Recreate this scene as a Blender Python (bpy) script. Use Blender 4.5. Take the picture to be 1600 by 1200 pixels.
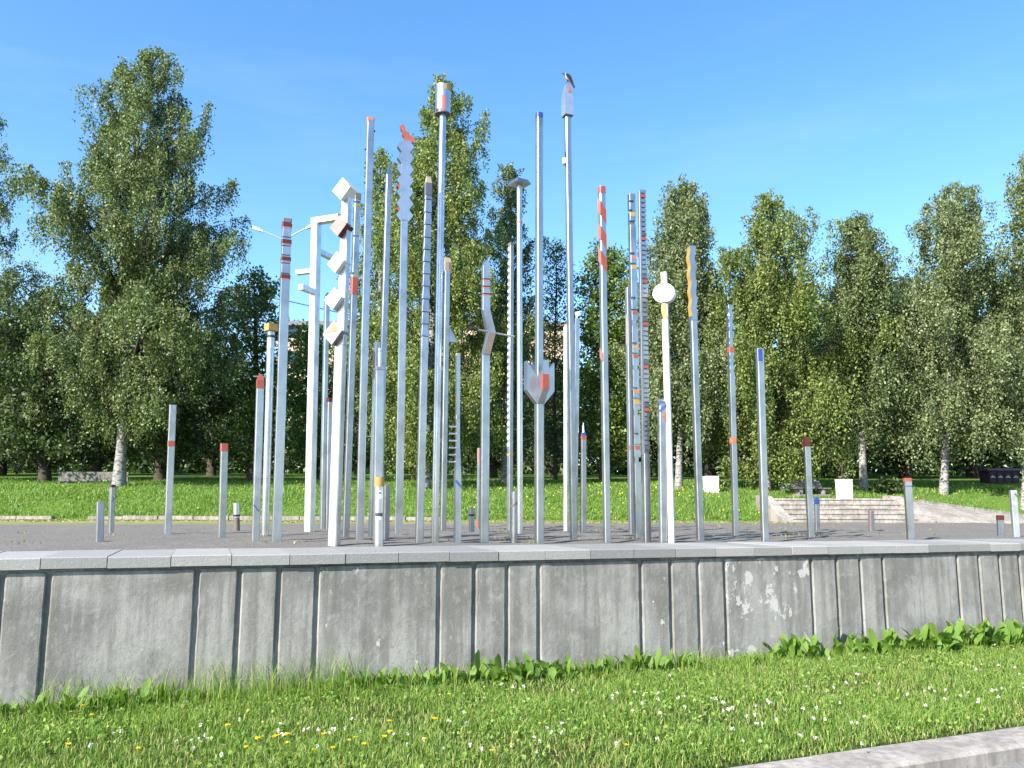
import bpy, bmesh, math, random
import numpy as np
from mathutils import Vector, Matrix

sc = bpy.context.scene
for o in list(bpy.data.objects):
    bpy.data.objects.remove(o, do_unlink=True)
COL = sc.collection
rnd = random.Random(7)
rng = np.random.default_rng(11)

# ------------------------------------------------------------------ camera
F_PX = 1300.0                    # focal length in pixels of a 1600 wide picture
PITCH = math.atan(195.0 / F_PX)
ROLL = 0.003
EYE = Vector((0.0, 0.0, 1.55))
_f = Vector((0, math.cos(PITCH), math.sin(PITCH)))
_u0 = Vector((0, -math.sin(PITCH), math.cos(PITCH)))
_r0 = Vector((1, 0, 0))
_r = (_r0 + _u0 * ROLL).normalized()
_u = (_u0 - _r0 * ROLL).normalized()
cam_d = bpy.data.cameras.new('camera')
cam_d.sensor_width = 36.0
cam_d.lens = 36.0 * F_PX / 1600.0
cam_d.clip_start = 0.05
cam_d.clip_end = 3000.0
cam = bpy.data.objects.new('camera', cam_d)
COL.objects.link(cam)
cam.matrix_world = Matrix((
    (_r.x, _u.x, -_f.x, EYE.x), (_r.y, _u.y, -_f.y, EYE.y),
    (_r.z, _u.z, -_f.z, EYE.z), (0, 0, 0, 1)))
sc.camera = cam

# ------------------------------------------------------------------ light
SUN_AZ = math.radians(44.0)      # light comes from the left, this far behind the camera plane
SUN_EL = math.radians(37.0)
sun_vec = Vector((-math.sin(SUN_AZ) * math.cos(SUN_EL), -math.cos(SUN_AZ) * math.cos(SUN_EL), math.sin(SUN_EL)))
world = bpy.data.worlds.new('World')
sc.world = world
world.use_nodes = True
wn = world.node_tree
bg = wn.nodes['Background']
sky = wn.nodes.new('ShaderNodeTexSky')
sky.sky_type = 'NISHITA'
sky.sun_disc = False
sky.sun_elevation = SUN_EL
sky.sun_rotation = math.atan2(sun_vec.x, sun_vec.y)
sky.altitude = 0
sky.air_density = 1.0
sky.dust_density = 0.6
sky.ozone_density = 1.75
hsv = wn.nodes.new('ShaderNodeHueSaturation')
hsv.inputs['Saturation'].default_value = 1.26
wn.links.new(sky.outputs[0], hsv.inputs['Color'])
# a few thin wisps of cirrus over the whole dome
tcw = wn.nodes.new('ShaderNodeTexCoord'); mpw = wn.nodes.new('ShaderNodeMapping')
mpw.inputs['Scale'].default_value = (1.0, 2.2, 7.0); mpw.inputs['Rotation'].default_value = (0.0, 0.42, 0.3)
nzw = wn.nodes.new('ShaderNodeTexNoise'); nzw.inputs['Scale'].default_value = 1.7; nzw.inputs['Detail'].default_value = 7; nzw.inputs['Roughness'].default_value = 0.62
rpw = wn.nodes.new('ShaderNodeMapRange'); rpw.inputs[1].default_value = 0.50; rpw.inputs[2].default_value = 0.78; rpw.inputs[4].default_value = 0.10
mxw = wn.nodes.new('ShaderNodeMix'); mxw.data_type = 'RGBA'; mxw.inputs[7].default_value = (3.2, 3.6, 4.0, 1)
wn.links.new(tcw.outputs['Generated'], mpw.inputs['Vector']); wn.links.new(mpw.outputs[0], nzw.inputs['Vector'])
wn.links.new(nzw.outputs['Fac'], rpw.inputs[0]); wn.links.new(rpw.outputs[0], mxw.inputs[0])
wn.links.new(hsv.outputs[0], mxw.inputs[6]); wn.links.new(mxw.outputs[2], bg.inputs[0])
bg.inputs[1].default_value = 0.130
sd = bpy.data.lights.new('sun', 'SUN')
sd.energy = 4.8
sd.angle = math.radians(0.5)
sd.color = (1.0, 0.95, 0.86)
sun = bpy.data.objects.new('sun', sd)
COL.objects.link(sun)
sun.rotation_euler = (-sun_vec).to_track_quat('-Z', 'Y').to_euler()
sun.location = (-20, -20, 30)
sc.view_settings.view_transform = 'Standard'
sc.view_settings.look = 'None'
sc.view_settings.gamma = 1.0
sc.view_settings.use_curve_mapping = False
sc.view_settings.exposure = 1.42
try:
    cy = sc.cycles
    cy.max_bounces = 6
    cy.diffuse_bounces = 3
    cy.glossy_bounces = 3
    cy.transmission_bounces = 3
    cy.transparent_max_bounces = 6
    cy.use_denoising = True
    cy.sample_clamp_indirect = 6.0
    cy.caustics_reflective = False
    cy.caustics_refractive = False
except Exception:
    pass

# ------------------------------------------------------------------ picture geometry
def ray(px, py):
    return _f + _r * ((px - 800.0) / F_PX) - _u * ((py - 600.0) / F_PX)
def ground(px, py, z):
    d = ray(px, py)
    return EYE + d * ((z - EYE.z) / d.z)
def at(px, py, Y):
    d = ray(px, py)
    return EYE + d * ((Y - EYE.y) / d.y)
def project(p):
    d = Vector(p) - EYE
    w = d.dot(_f)
    return 800 + F_PX * d.dot(_r) / w, 600 - F_PX * d.dot(_u) / w

# ------------------------------------------------------------------ helpers
def tag(o, label=None, cat=None, group=None, kind=None):
    if label: o['label'] = label
    if cat: o['category'] = cat
    if group: o['group'] = group
    if kind: o['kind'] = kind
    return o

def empty(name, loc, rz=0.0):
    o = bpy.data.objects.new(name, None)
    o.empty_display_size = 0.1
    o.location = loc
    o.rotation_euler = (0, 0, rz)
    COL.objects.link(o)
    return o

def link(name, me, mats=None, parent=None):
    o = bpy.data.objects.new(name, me)
    COL.objects.link(o)
    if mats is not None and len(me.materials) == 0:
        for m in (mats if isinstance(mats, (list, tuple)) else [mats]):
            me.materials.append(m)
    if parent is not None:
        o.parent = parent
    return o

class G:
    """collects solid shapes for ONE mesh"""
    def __init__(s):
        s.v = []; s.f = []; s.mi = []
    def add(s, vs, fs, mi=0):
        n = len(s.v)
        s.v += [tuple(p) for p in vs]
        s.f += [tuple(i + n for i in f) for f in fs]
        s.mi += [mi] * len(fs)
        return s
    def box(s, x0, x1, y0, y1, z0, z1, mi=0):
        return s.add([(x0, y0, z0), (x1, y0, z0), (x1, y1, z0), (x0, y1, z0), (x0, y0, z1), (x1, y0, z1), (x1, y1, z1), (x0, y1, z1)],
                     [(3, 2, 1, 0), (4, 5, 6, 7), (0, 1, 5, 4), (1, 2, 6, 5), (2, 3, 7, 6), (3, 0, 4, 7)], mi)
    def loft(s, rings, cap=True, mi=0):
        n = len(rings[0]); vs = [p for r in rings for p in r]; fs = []
        for k in range(len(rings) - 1):
            for i in range(n):
                j = (i + 1) % n
                fs.append((k * n + i, k * n + j, (k + 1) * n + j, (k + 1) * n + i))
        if cap:
            fs.append(tuple(reversed(range(n))))
            fs.append(tuple(range((len(rings) - 1) * n, len(rings) * n)))
        return s.add(vs, fs, mi)
    def ch(s, w, d, c, z0, z1, cx=0, cy=0, w1=None, d1=None, mi=0):
        """chamfered square bar"""
        def ring(w, d, z):
            a, b = w / 2, d / 2
            return [(cx + x, cy + y, z) for x, y in ((-a + c, -b), (a - c, -b), (a, -b + c), (a, b - c), (a - c, b), (-a + c, b), (-a, b - c), (-a, -b + c))]
        return s.loft([ring(w, d, z0), ring(w1 or w, d1 or d, z1)], mi=mi)
    def cyl(s, r0, z0, z1, r1=None, n=16, cx=0, cy=0, mi=0):
        r1 = r0 if r1 is None else r1
        R = [[(cx + r * math.cos(2 * math.pi * i / n), cy + r * math.sin(2 * math.pi * i / n), z) for i in range(n)] for r, z in ((r0, z0), (max(r1, 1e-4), z1))]
        return s.loft(R, mi=mi)
    def prism_xz(s, poly, y0, y1, mi=0):
        """polygon of (x, z), counter-clockwise seen from -y, extruded in y"""
        n = len(poly)
        vs = [(x, y0, z) for x, z in poly] + [(x, y1, z) for x, z in poly]
        fs = [tuple(range(n)), tuple(reversed(range(n, 2 * n)))]
        fs += [((i + 1) % n, i, n + i, n + (i + 1) % n) for i in range(n)]
        return s.add(vs, fs, mi)
    def prism_yz(s, poly, x0, x1, mi=0):
        n = len(poly)
        vs = [(x0, y, z) for y, z in poly] + [(x1, y, z) for y, z in poly]
        fs = [tuple(reversed(range(n))), tuple(range(n, 2 * n))]
        fs += [(i, (i + 1) % n, n + (i + 1) % n, n + i) for i in range(n)]
        return s.add(vs, fs, mi)
    def tube(s, pts, r, n=6, mi=0):
        rings = []
        for k, p in enumerate(pts):
            p = Vector(p)
            a = Vector(pts[max(k - 1, 0)]); b = Vector(pts[min(k + 1, len(pts) - 1)])
            t = (b - a).normalized()
            side = t.cross(Vector((0, 0, 1)))
            if side.length < 0.05: side = t.cross(Vector((1, 0, 0)))
            side.normalize(); up = side.cross(t)
            rr = r[k] if isinstance(r, (list, tuple)) else r
            rings.append([p + (side * math.cos(2 * math.pi * i / n) + up * math.sin(2 * math.pi * i / n)) * rr for i in range(n)])
        return s.loft(rings, mi=mi)
    def mesh(s, name, smooth=False):
        me = bpy.data.meshes.new(name)
        me.from_pydata(s.v, [], s.f)
        if any(s.mi):
            me.polygons.foreach_set('material_index', s.mi)
        bm = bmesh.new(); bm.from_mesh(me)
        bmesh.ops.recalc_face_normals(bm, faces=bm.faces)
        bm.to_mesh(me); bm.free()
        if smooth:
            me.polygons.foreach_set('use_smooth', [True] * len(me.polygons))
            me.set_sharp_from_angle(angle=math.radians(40))
        return me
    def build(s, name, mats, parent=None, smooth=False):
        return link(name, s.mesh(name, smooth), mats, parent)

def fast_mesh(name, verts, quads, mat_index=None, smooth=False):
    """numpy arrays -> mesh (all quads)"""
    me = bpy.data.meshes.new(name)
    verts = np.asarray(verts, dtype=np.float32).reshape(-1, 3)
    quads = np.asarray(quads, dtype=np.int32).reshape(-1, 4)
    me.vertices.add(len(verts)); me.vertices.foreach_set('co', verts.ravel())
    me.loops.add(quads.size); me.loops.foreach_set('vertex_index', quads.ravel())
    me.polygons.add(len(quads))
    me.polygons.foreach_set('loop_start', np.arange(0, quads.size, 4, dtype=np.int32))
    if mat_index is not None:
        me.polygons.foreach_set('material_index', np.asarray(mat_index, dtype=np.int32))
    if smooth:
        me.polygons.foreach_set('use_smooth', np.ones(len(quads), dtype=bool))
    me.update(calc_edges=True)
    return me

# ------------------------------------------------------------------ materials
class NT:
    def __init__(s, name):
        s.m = bpy.data.materials.new(name); s.m.use_nodes = True
        s.t = s.m.node_tree; s.t.nodes.clear()
        s.out = s.n('ShaderNodeOutputMaterial')
    def n(s, typ, **kw):
        nd = s.t.nodes.new(typ)
        for k, v in kw.items(): setattr(nd, k, v)
        return nd
    def l(s, a, b): s.t.links.new(a, b)
    def pos(s, scale=(1, 1, 1)):
        g = s.n('ShaderNodeNewGeometry'); mp = s.n('ShaderNodeMapping')
        mp.inputs['Scale'].default_value = scale
        s.l(g.outputs['Position'], mp.inputs['Vector']); return mp.outputs[0]
    def objc(s, scale=(1, 1, 1)):
        g = s.n('ShaderNodeTexCoord'); mp = s.n('ShaderNodeMapping')
        mp.inputs['Scale'].default_value = scale
        s.l(g.outputs['Object'], mp.inputs['Vector']); return mp.outputs[0]
    def noise(s, vec, scale, detail=4, rough=0.55, dist=0.0):
        nd = s.n('ShaderNodeTexNoise')
        nd.inputs['Scale'].default_value = scale; nd.inputs['Detail'].default_value = detail
        nd.inputs['Roughness'].default_value = rough; nd.inputs['Distortion'].default_value = dist
        s.l(vec, nd.inputs['Vector']); return nd.outputs['Fac']
    def ramp(s, fac, stops, interp='LINEAR'):
        r = s.n('ShaderNodeValToRGB'); e = r.color_ramp.elements; r.color_ramp.interpolation = interp
        while len(e) < len(stops): e.new(0.5)
        for el, (p, c) in zip(e, stops):
            el.position = p
            el.color = (c, c, c, 1) if isinstance(c, (int, float)) else (*c, 1)
        s.l(fac, r.inputs[0]); return r.outputs[0]
    def mix(s, fac, a, b, mode='MIX'):
        m = s.n('ShaderNodeMix', data_type='RGBA', blend_type=mode)
        for sock, v in ((m.inputs[0], fac), (m.inputs[6], a), (m.inputs[7], b)):
            if isinstance(v, (int, float)): sock.default_value = v
            elif isinstance(v, tuple): sock.default_value = (*v, 1)
            else: s.l(v, sock)
        return m.outputs[2]
    def math(s, op, a, b=0.0):
        m = s.n('ShaderNodeMath', operation=op)
        for sock, v in ((m.inputs[0], a), (m.inputs[1], b)):
            if isinstance(v, (int, float)): sock.default_value = v
            else: s.l(v, sock)
        return m.outputs[0]
    def bump(s, h, strength, dist):
        b = s.n('ShaderNodeBump'); b.inputs['Strength'].default_value = strength; b.inputs['Distance'].default_value = dist
        s.l(h, b.inputs['Height']); return b.outputs[0]
    def bsdf(s, color, rough=0.7, metal=0.0, normal=None, spec=None):
        b = s.n('ShaderNodeBsdfPrincipled')
        for key, v in (('Base Color', color), ('Roughness', rough), ('Metallic', metal)):
            if isinstance(v, tuple): b.inputs[key].default_value = (*v, 1)
            elif isinstance(v, (int, float)): b.inputs[key].default_value = v
            else: s.l(v, b.inputs[key])
        if spec is not None: b.inputs['Specular IOR Level'].default_value = spec
        if normal is not None: s.l(normal, b.inputs['Normal'])
        s.l(b.outputs[0], s.out.inputs[0]); return b

M = {}
def steel(name, col, rough, metal=0.9, bm=0.06, wear=0.5):
    t = NT(name)
    v = t.objc((9, 9, 0.5))
    st = t.noise(v, 4, 5, 0.6)
    bl = t.noise(t.pos((1, 1, 1)), 3.0, 4, 0.6)
    dirt = t.ramp(bl, [(0.30, 0.72), (0.55, 1.0), (0.75, 1.06)])
    c = t.mix(1.0, t.ramp(st, [(0.25, tuple(k * 0.86 for k in col)), (0.75, col)]), dirt, 'MULTIPLY')
    rust = t.ramp(t.noise(t.objc((5, 5, 0.9)), 3.2, 6, 0.7), [(0.60, 0.0), (0.74, wear)])
    c = t.mix(rust, c, (0.17, 0.15, 0.135))
    r = t.math('ADD', t.math('MULTIPLY', t.noise(t.pos((1, 1, 1)), 11, 3), 0.16), rough - 0.08)
    r = t.math('ADD', r, t.math('MULTIPLY', rust, 0.4))
    t.bsdf(c, r, metal, t.bump(st, bm, 0.01))
    M[name] = t.m
steel('steel', (0.45, 0.462, 0.48), 0.30, 0.95)
steel('bright_steel', (0.70, 0.69, 0.69), 0.34)  # lighter copy of steel: the sun's brightness put into the colour
steel('round_steel', (0.62, 0.61, 0.62), 0.30, 1.0, 0.0, 0.12)
steel('dull_steel', (0.36, 0.36, 0.38), 0.40)
def paint(name, col, rough=0.45, wear=0.75):
    t = NT(name)
    n1 = t.noise(t.pos((1, 1, 1)), 7, 5, 0.6)
    c = t.mix(t.ramp(n1, [(0.35, 0.0), (0.7, 1.0)]), tuple(k * wear for k in col), col)
    t.bsdf(c, rough, 0.0, t.bump(t.noise(t.pos(), 60, 2), 0.05, 0.005))
    M[name] = t.m
paint('red', (0.30, 0.072, 0.048))
paint('dark_red', (0.085, 0.010, 0.010))
paint('orange', (0.45, 0.15, 0.07))
paint('gold', (0.26, 0.20, 0.12))
paint('pink_red', (0.40, 0.15, 0.125))
paint('yellow', (0.42, 0.25, 0.06))
paint('blue', (0.03, 0.06, 0.26))
paint('white', (0.72, 0.70, 0.67), 0.4, 0.9)
paint('black', (0.02, 0.02, 0.022))
paint('slate', (0.08, 0.085, 0.12))
paint('brown', (0.15, 0.115, 0.10), 0.5)
paint('tan', (0.30, 0.25, 0.18), 0.5)
paint('bin_white', (0.52, 0.52, 0.51), 0.6, 0.9)
paint('maroon', (0.05, 0.018, 0.028), 0.7)
paint('pale_grey', (0.5, 0.5, 0.5), 0.6)

def concrete(name, col, sc_=1.0, patches=0, bumpy=0.35):
    t = NT(name)
    p = t.pos((1, 1, 1))
    big = t.noise(p, 1.7, 5, 0.6, 0.4)
    streak = t.noise(t.pos((7, 7, 0.45)), 1.6, 4, 0.6)
    fine = t.noise(p, 70, 3, 0.7)
    mid = t.noise(p, 9, 6, 0.65, 0.5)
    c = t.mix(t.ramp(big, [(0.36, 0.0), (0.60, 1.0)]), tuple(k * 0.68 for k in col), tuple(k * 1.22 for k in col))
    c = t.mix(t.ramp(streak, [(0.38, 0.75), (0.54, 0.0)]), c, tuple(k * q for k, q in zip(col, (0.62, 0.62, 0.58))))
    c = t.mix(t.ramp(streak, [(0.56, 0.0), (0.70, 0.55)]), c, tuple(min(1, k * q) for k, q in zip(col, (1.32, 1.32, 1.25))))
    c = t.mix(t.ramp(mid, [(0.56, 0.0), (0.66, 0.5)]), c, tuple(k * 1.25 for k in col))
    c = t.mix(t.ramp(fine, [(0.30, 0.35), (0.5, 0.0)]), c, tuple(k * 0.6 for k in col))
    gr = t.noise(t.pos((1, 1, 0.55)), 24, 5, 0.7)
    c = t.mix(t.ramp(gr, [(0.34, 0.45), (0.48, 0.0)]), c, tuple(k * 0.68 for k in col))
    c = t.mix(t.ramp(gr, [(0.56, 0.0), (0.72, 0.6)]), c, tuple(k * 1.35 for k in col))
    drip = t.noise(t.pos((16, 16, 0.25)), 1.0, 3, 0.5)
    sz = t.n('ShaderNodeSeparateXYZ'); t.l(p, sz.inputs[0])
    topm = t.n('ShaderNodeMapRange'); topm.inputs[1].default_value = 0.35; topm.inputs[2].default_value = 1.05; t.l(sz.outputs['Z'], topm.inputs[0])
    c = t.mix(t.math('MULTIPLY', t.math('MULTIPLY', t.ramp(drip, [(0.50, 0.0), (0.66, 0.8)]), topm.outputs[0]), t.ramp(big, [(0.3, 1.0), (0.6, 0.3)])), c, tuple(k * q for k, q in zip(col, (0.50, 0.50, 0.44))))
    vor = t.n('ShaderNodeTexVoronoi', feature='DISTANCE_TO_EDGE'); vor.inputs['Scale'].default_value = 9.0
    wv = t.n('ShaderNodeMix', data_type='VECTOR'); wv.inputs[0].default_value = 0.35
    nz = t.n('ShaderNodeTexNoise'); nz.inputs['Scale'].default_value = 6; t.l(p, nz.inputs['Vector'])
    t.l(p, wv.inputs[4]); t.l(nz.outputs['Color'], wv.inputs[5]); t.l(wv.outputs[1], vor.inputs['Vector'])
    crk = t.ramp(vor.outputs['Distance'], [(0.0, 1.0), (0.02, 0.0)])
    where = t.ramp(t.noise(p, 0.9, 2), [(0.50, 0.0), (0.60, 1.0)])
    crk = t.mix(1.0, crk, where, 'MULTIPLY')
    c = t.mix(t.math('MULTIPLY', crk, 0.3), c, tuple(k * 0.45 for k in col))
    h = t.math('ADD', t.math('MULTIPLY', mid, 0.8), t.math('MULTIPLY', fine, 0.35))
    h = t.math('SUBTRACT', h, t.math('MULTIPLY', crk, 0.2))
    if patches:
        pn = t.noise(t.pos((1, 1, 0.8)), 5.2, 8, 0.66, 0.12)
        pf = t.ramp(pn, [(patches, 0.0), (patches + 0.014, 1.0)])
        c = t.mix(t.math('MULTIPLY', pf, 0.8), c, (0.44, 0.425, 0.40))
        h = t.math('SUBTRACT', h, t.math('MULTIPLY', pf, 0.3))
    t.bsdf(c, 0.9, 0.0, t.bump(h, bumpy, 0.02), spec=0.15)
    M[name] = t.m
concrete('concrete', (0.234, 0.226, 0.211))
concrete('concrete_flaked', (0.23, 0.222, 0.209), patches=0.56)
concrete('concrete_chipped', (0.234, 0.226, 0.212), patches=0.64)
concrete('dark_concrete', (0.27, 0.26, 0.25))
concrete('kerb_stone', (0.27, 0.245, 0.222), bumpy=0.3)
concrete('step_stone', (0.30, 0.272, 0.248), bumpy=0.3)
concrete('bench_wood', (0.18, 0.17, 0.16), bumpy=0.2)

def granite():
    t = NT('granite')
    oi = t.n('ShaderNodeObjectInfo')
    p = t.pos()
    sp = t.noise(p, 160, 2, 0.8)
    bl = t.noise(p, 4, 5, 0.6)
    base = t.mix(oi.outputs['Random'], (0.17, 0.168, 0.162), (0.31, 0.30, 0.28))
    c = t.mix(t.ramp(sp, [(0.32, 0.7), (0.5, 0.0)]), base, (0.13, 0.13, 0.14))
    c = t.mix(t.ramp(sp, [(0.58, 0.0), (0.7, 0.5)]), c, (0.58, 0.57, 0.56))
    c = t.mix(t.ramp(bl, [(0.45, 0.0), (0.75, 0.4)]), c, (0.20, 0.20, 0.19))
    t.bsdf(c, 0.72, 0.0, t.bump(t.noise(p, 40, 4), 0.25, 0.01), spec=0.35)
    M['granite'] = t.m
granite()

def gravel():
    t = NT('gravel')
    p = t.pos()
    a = t.noise(p, 45, 3, 0.75); b = t.noise(p, 1.1, 5, 0.6); e = t.noise(p, 9, 5, 0.7)
    c = t.ramp(a, [(0.3, (0.060, 0.056, 0.051)), (0.5, (0.158, 0.146, 0.131)), (0.72, (0.31, 0.285, 0.255))])
    c = t.mix(t.ramp(b, [(0.35, 0.5), (0.6, 0.0)]), c, (0.12, 0.115, 0.11))
    c = t.mix(t.ramp(e, [(0.64, 0.0), (0.72, 0.7)]), c, (0.17, 0.19, 0.06))
    sx = t.n('ShaderNodeSeparateXYZ'); t.l(p, sx.inputs[0])
    far_ = t.math('ADD', sx.outputs['Y'], t.math('MULTIPLY', sx.outputs['X'], -0.35))
    far_ = t.math('ADD', far_, t.math('MULTIPLY', t.noise(p, 0.55, 4), 14.0))
    mm = t.n('ShaderNodeMapRange'); mm.inputs[1].default_value = 29.0; mm.inputs[2].default_value = 35.0; t.l(far_, mm.inputs[0])
    c = t.mix(t.math('MULTIPLY', mm.outputs[0], t.ramp(e, [(0.35, 0.35), (0.6, 1.0)])), c, (0.24, 0.25, 0.07))
    t.bsdf(c, 0.95, 0.0, t.bump(a, 0.6, 0.03), spec=0.1)
    M['gravel'] = t.m
gravel()

def soil(name, c0, c1, c2):
    t = NT(name)
    p = t.pos()
    a = t.noise(p, 22, 5, 0.7); b = t.noise(p, 1.3, 4, 0.6)
    c = t.ramp(a, [(0.3, c0), (0.55, c1), (0.75, c2)])
    c = t.mix(t.ramp(b, [(0.4, 0.4), (0.65, 0.0)]), c, c0)
    t.bsdf(c, 0.95, 0.0, t.bump(a, 0.8, 0.04), spec=0.1)
    M[name] = t.m
soil('turf', (0.022, 0.030, 0.010), (0.055, 0.085, 0.018), (0.11, 0.13, 0.035))
soil('lawn_turf', (0.06, 0.105, 0.018), (0.095, 0.165, 0.028), (0.15, 0.21, 0.05))
soil('moss_turf', (0.12, 0.13, 0.04), (0.22, 0.24, 0.06), (0.30, 0.29, 0.12))
soil('asphalt', (0.17, 0.165, 0.155), (0.235, 0.225, 0.21), (0.32, 0.31, 0.29))

def leafmat(name, cols, trans=0.35, gloss=0.5, transcol=None):
    """cols: dark, mid, light tones spread at random over the leaves"""
    t = NT(name)
    g = t.n('ShaderNodeNewGeometry')
    c = t.ramp(g.outputs['Random Per Island'], [(0.0, cols[0]), (0.5, cols[1]), (1.0, cols[2])])
    b = t.n('ShaderNodeBsdfPrincipled')
    t.l(c, b.inputs['Base Color']); b.inputs['Roughness'].default_value = gloss
    b.inputs['Specular IOR Level'].default_value = 0.35
    tr = t.n('ShaderNodeBsdfTranslucent')
    tc = t.mix(1.0, c, transcol or (1.5, 1.7, 0.7), 'MULTIPLY')
    t.l(tc, tr.inputs['Color'])
    mx = t.n('ShaderNodeMixShader'); mx.inputs[0].default_value = trans
    t.l(b.outputs[0], mx.inputs[1]); t.l(tr.outputs[0], mx.inputs[2]); t.l(mx.outputs[0], t.out.inputs[0])
    M[name] = t.m
leafmat('birch_leaf', [(0.032, 0.056, 0.018), (0.095, 0.135, 0.045), (0.25, 0.29, 0.13)], 0.30)
leafmat('birch_leaf_yellow', [(0.040, 0.070, 0.014), (0.125, 0.172, 0.036), (0.29, 0.32, 0.10)], 0.32)
leafmat('birch_leaf_pale', [(0.050, 0.080, 0.028), (0.13, 0.168, 0.064), (0.28, 0.31, 0.16)], 0.30)
leafmat('dark_leaf', [(0.018, 0.036, 0.010), (0.040, 0.070, 0.018), (0.100, 0.145, 0.038)], 0.18)  # darkened so the leaf colour carries deep shade under the trees
leafmat('lime_leaf', [(0.045, 0.078, 0.014), (0.095, 0.150, 0.026), (0.20, 0.26, 0.05)], 0.32)
leafmat('grass_blade', [(0.066, 0.138, 0.019), (0.145, 0.262, 0.038), (0.30, 0.37, 0.085)], 0.35)
leafmat('lawn_blade', [(0.092, 0.175, 0.026), (0.130, 0.232, 0.038), (0.19, 0.29, 0.062)], 0.35)
leafmat('dry_blade', [(0.18, 0.19, 0.055), (0.28, 0.28, 0.09), (0.38, 0.36, 0.15)], 0.3)
leafmat('dock_leaf', [(0.055, 0.115, 0.016), (0.105, 0.195, 0.028), (0.19, 0.27, 0.055)], 0.32, 0.62)
leafmat('clover_petal', [(0.50, 0.46, 0.40), (0.62, 0.60, 0.55), (0.74, 0.72, 0.68)], 0.2, 0.7, (1, 1, 1))
leafmat('yellow_petal', [(0.66, 0.48, 0.012), (0.78, 0.60, 0.02), (0.82, 0.68, 0.05)], 0.2, 0.6, (1, 1, 0.6))

def bark(name, white):
    t = NT(name)
    p = t.pos((1, 1, 3.2))
    a = t.noise(p, 5.5, 6, 0.7, 0.3)
    g = t.n('ShaderNodeNewGeometry')
    fine = t.noise(t.pos((1, 1, 6)), 9, 4, 0.7)
    if white:
        c = t.ramp(a, [(0.40, (0.06, 0.055, 0.05)), (0.46, (0.18, 0.172, 0.16)), (0.54, (0.32, 0.308, 0.29))])
        c = t.mix(t.ramp(fine, [(0.36, 0.8), (0.45, 0.0)]), c, (0.07, 0.06, 0.055))
    else:
        c = t.ramp(a, [(0.35, (0.03, 0.024, 0.018)), (0.65, (0.09, 0.075, 0.06))])
    t.bsdf(c, 0.85, 0.0, t.bump(fine, 0.5, 0.03), spec=0.2)
    M[name] = t.m
bark('birch_bark', True)
bark('bark', False)
def twig():
    t = NT('twig'); t.bsdf((0.05, 0.036, 0.03), 0.8); M['twig'] = t.m
twig()
def simple(name, col, rough=0.8, metal=0.0):
    t = NT(name)
    c = t.mix(t.ramp(t.noise(t.pos(), 2.0, 4), [(0.35, 0.0), (0.65, 1.0)]), tuple(k * 0.85 for k in col), col)
    t.bsdf(c, rough, metal); M[name] = t.m
simple('plaster', (0.52, 0.38, 0.27))
simple('roof_grey', (0.16, 0.16, 0.17))
simple('window_glass', (0.03, 0.04, 0.05), 0.12)
simple('lamp_grey', (0.42, 0.43, 0.45), 0.5, 0.4)
simple('lamp_white', (0.8, 0.8, 0.8), 0.5)
simple('crow_black', (0.012, 0.012, 0.016), 0.45)
simple('crow_grey', (0.26, 0.25, 0.245), 0.7)
simple('sticker', (0.75, 0.75, 0.75), 0.4)
simple('ink_blue', (0.05, 0.10, 0.30), 0.4)
simple('ink_dark', (0.05, 0.05, 0.06), 0.4)
# ------------------------------------------------------------------ setting
ZG = 1.15                                    # gravel terrace level
W0 = Vector((-3.6545, 6.7690, 0)); W_TH = math.radians(70.164); W_L = 2.0921
W_DIR = Vector((math.sin(W_TH), math.cos(W_TH), 0)); W_BACK = Vector((-math.cos(W_TH), math.sin(W_TH), 0))
W_RZ = math.pi / 2 - W_TH
def wall_pt(n, back=0.0, z=0.0):
    return W0 + W_DIR * (W_L * n) + W_BACK * back + Vector((0, 0, z))
def wall_y(X, back=0.0):
    q = W0 + W_BACK * back
    return q.y + (X - q.x) * W_DIR.y / W_DIR.x

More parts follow.
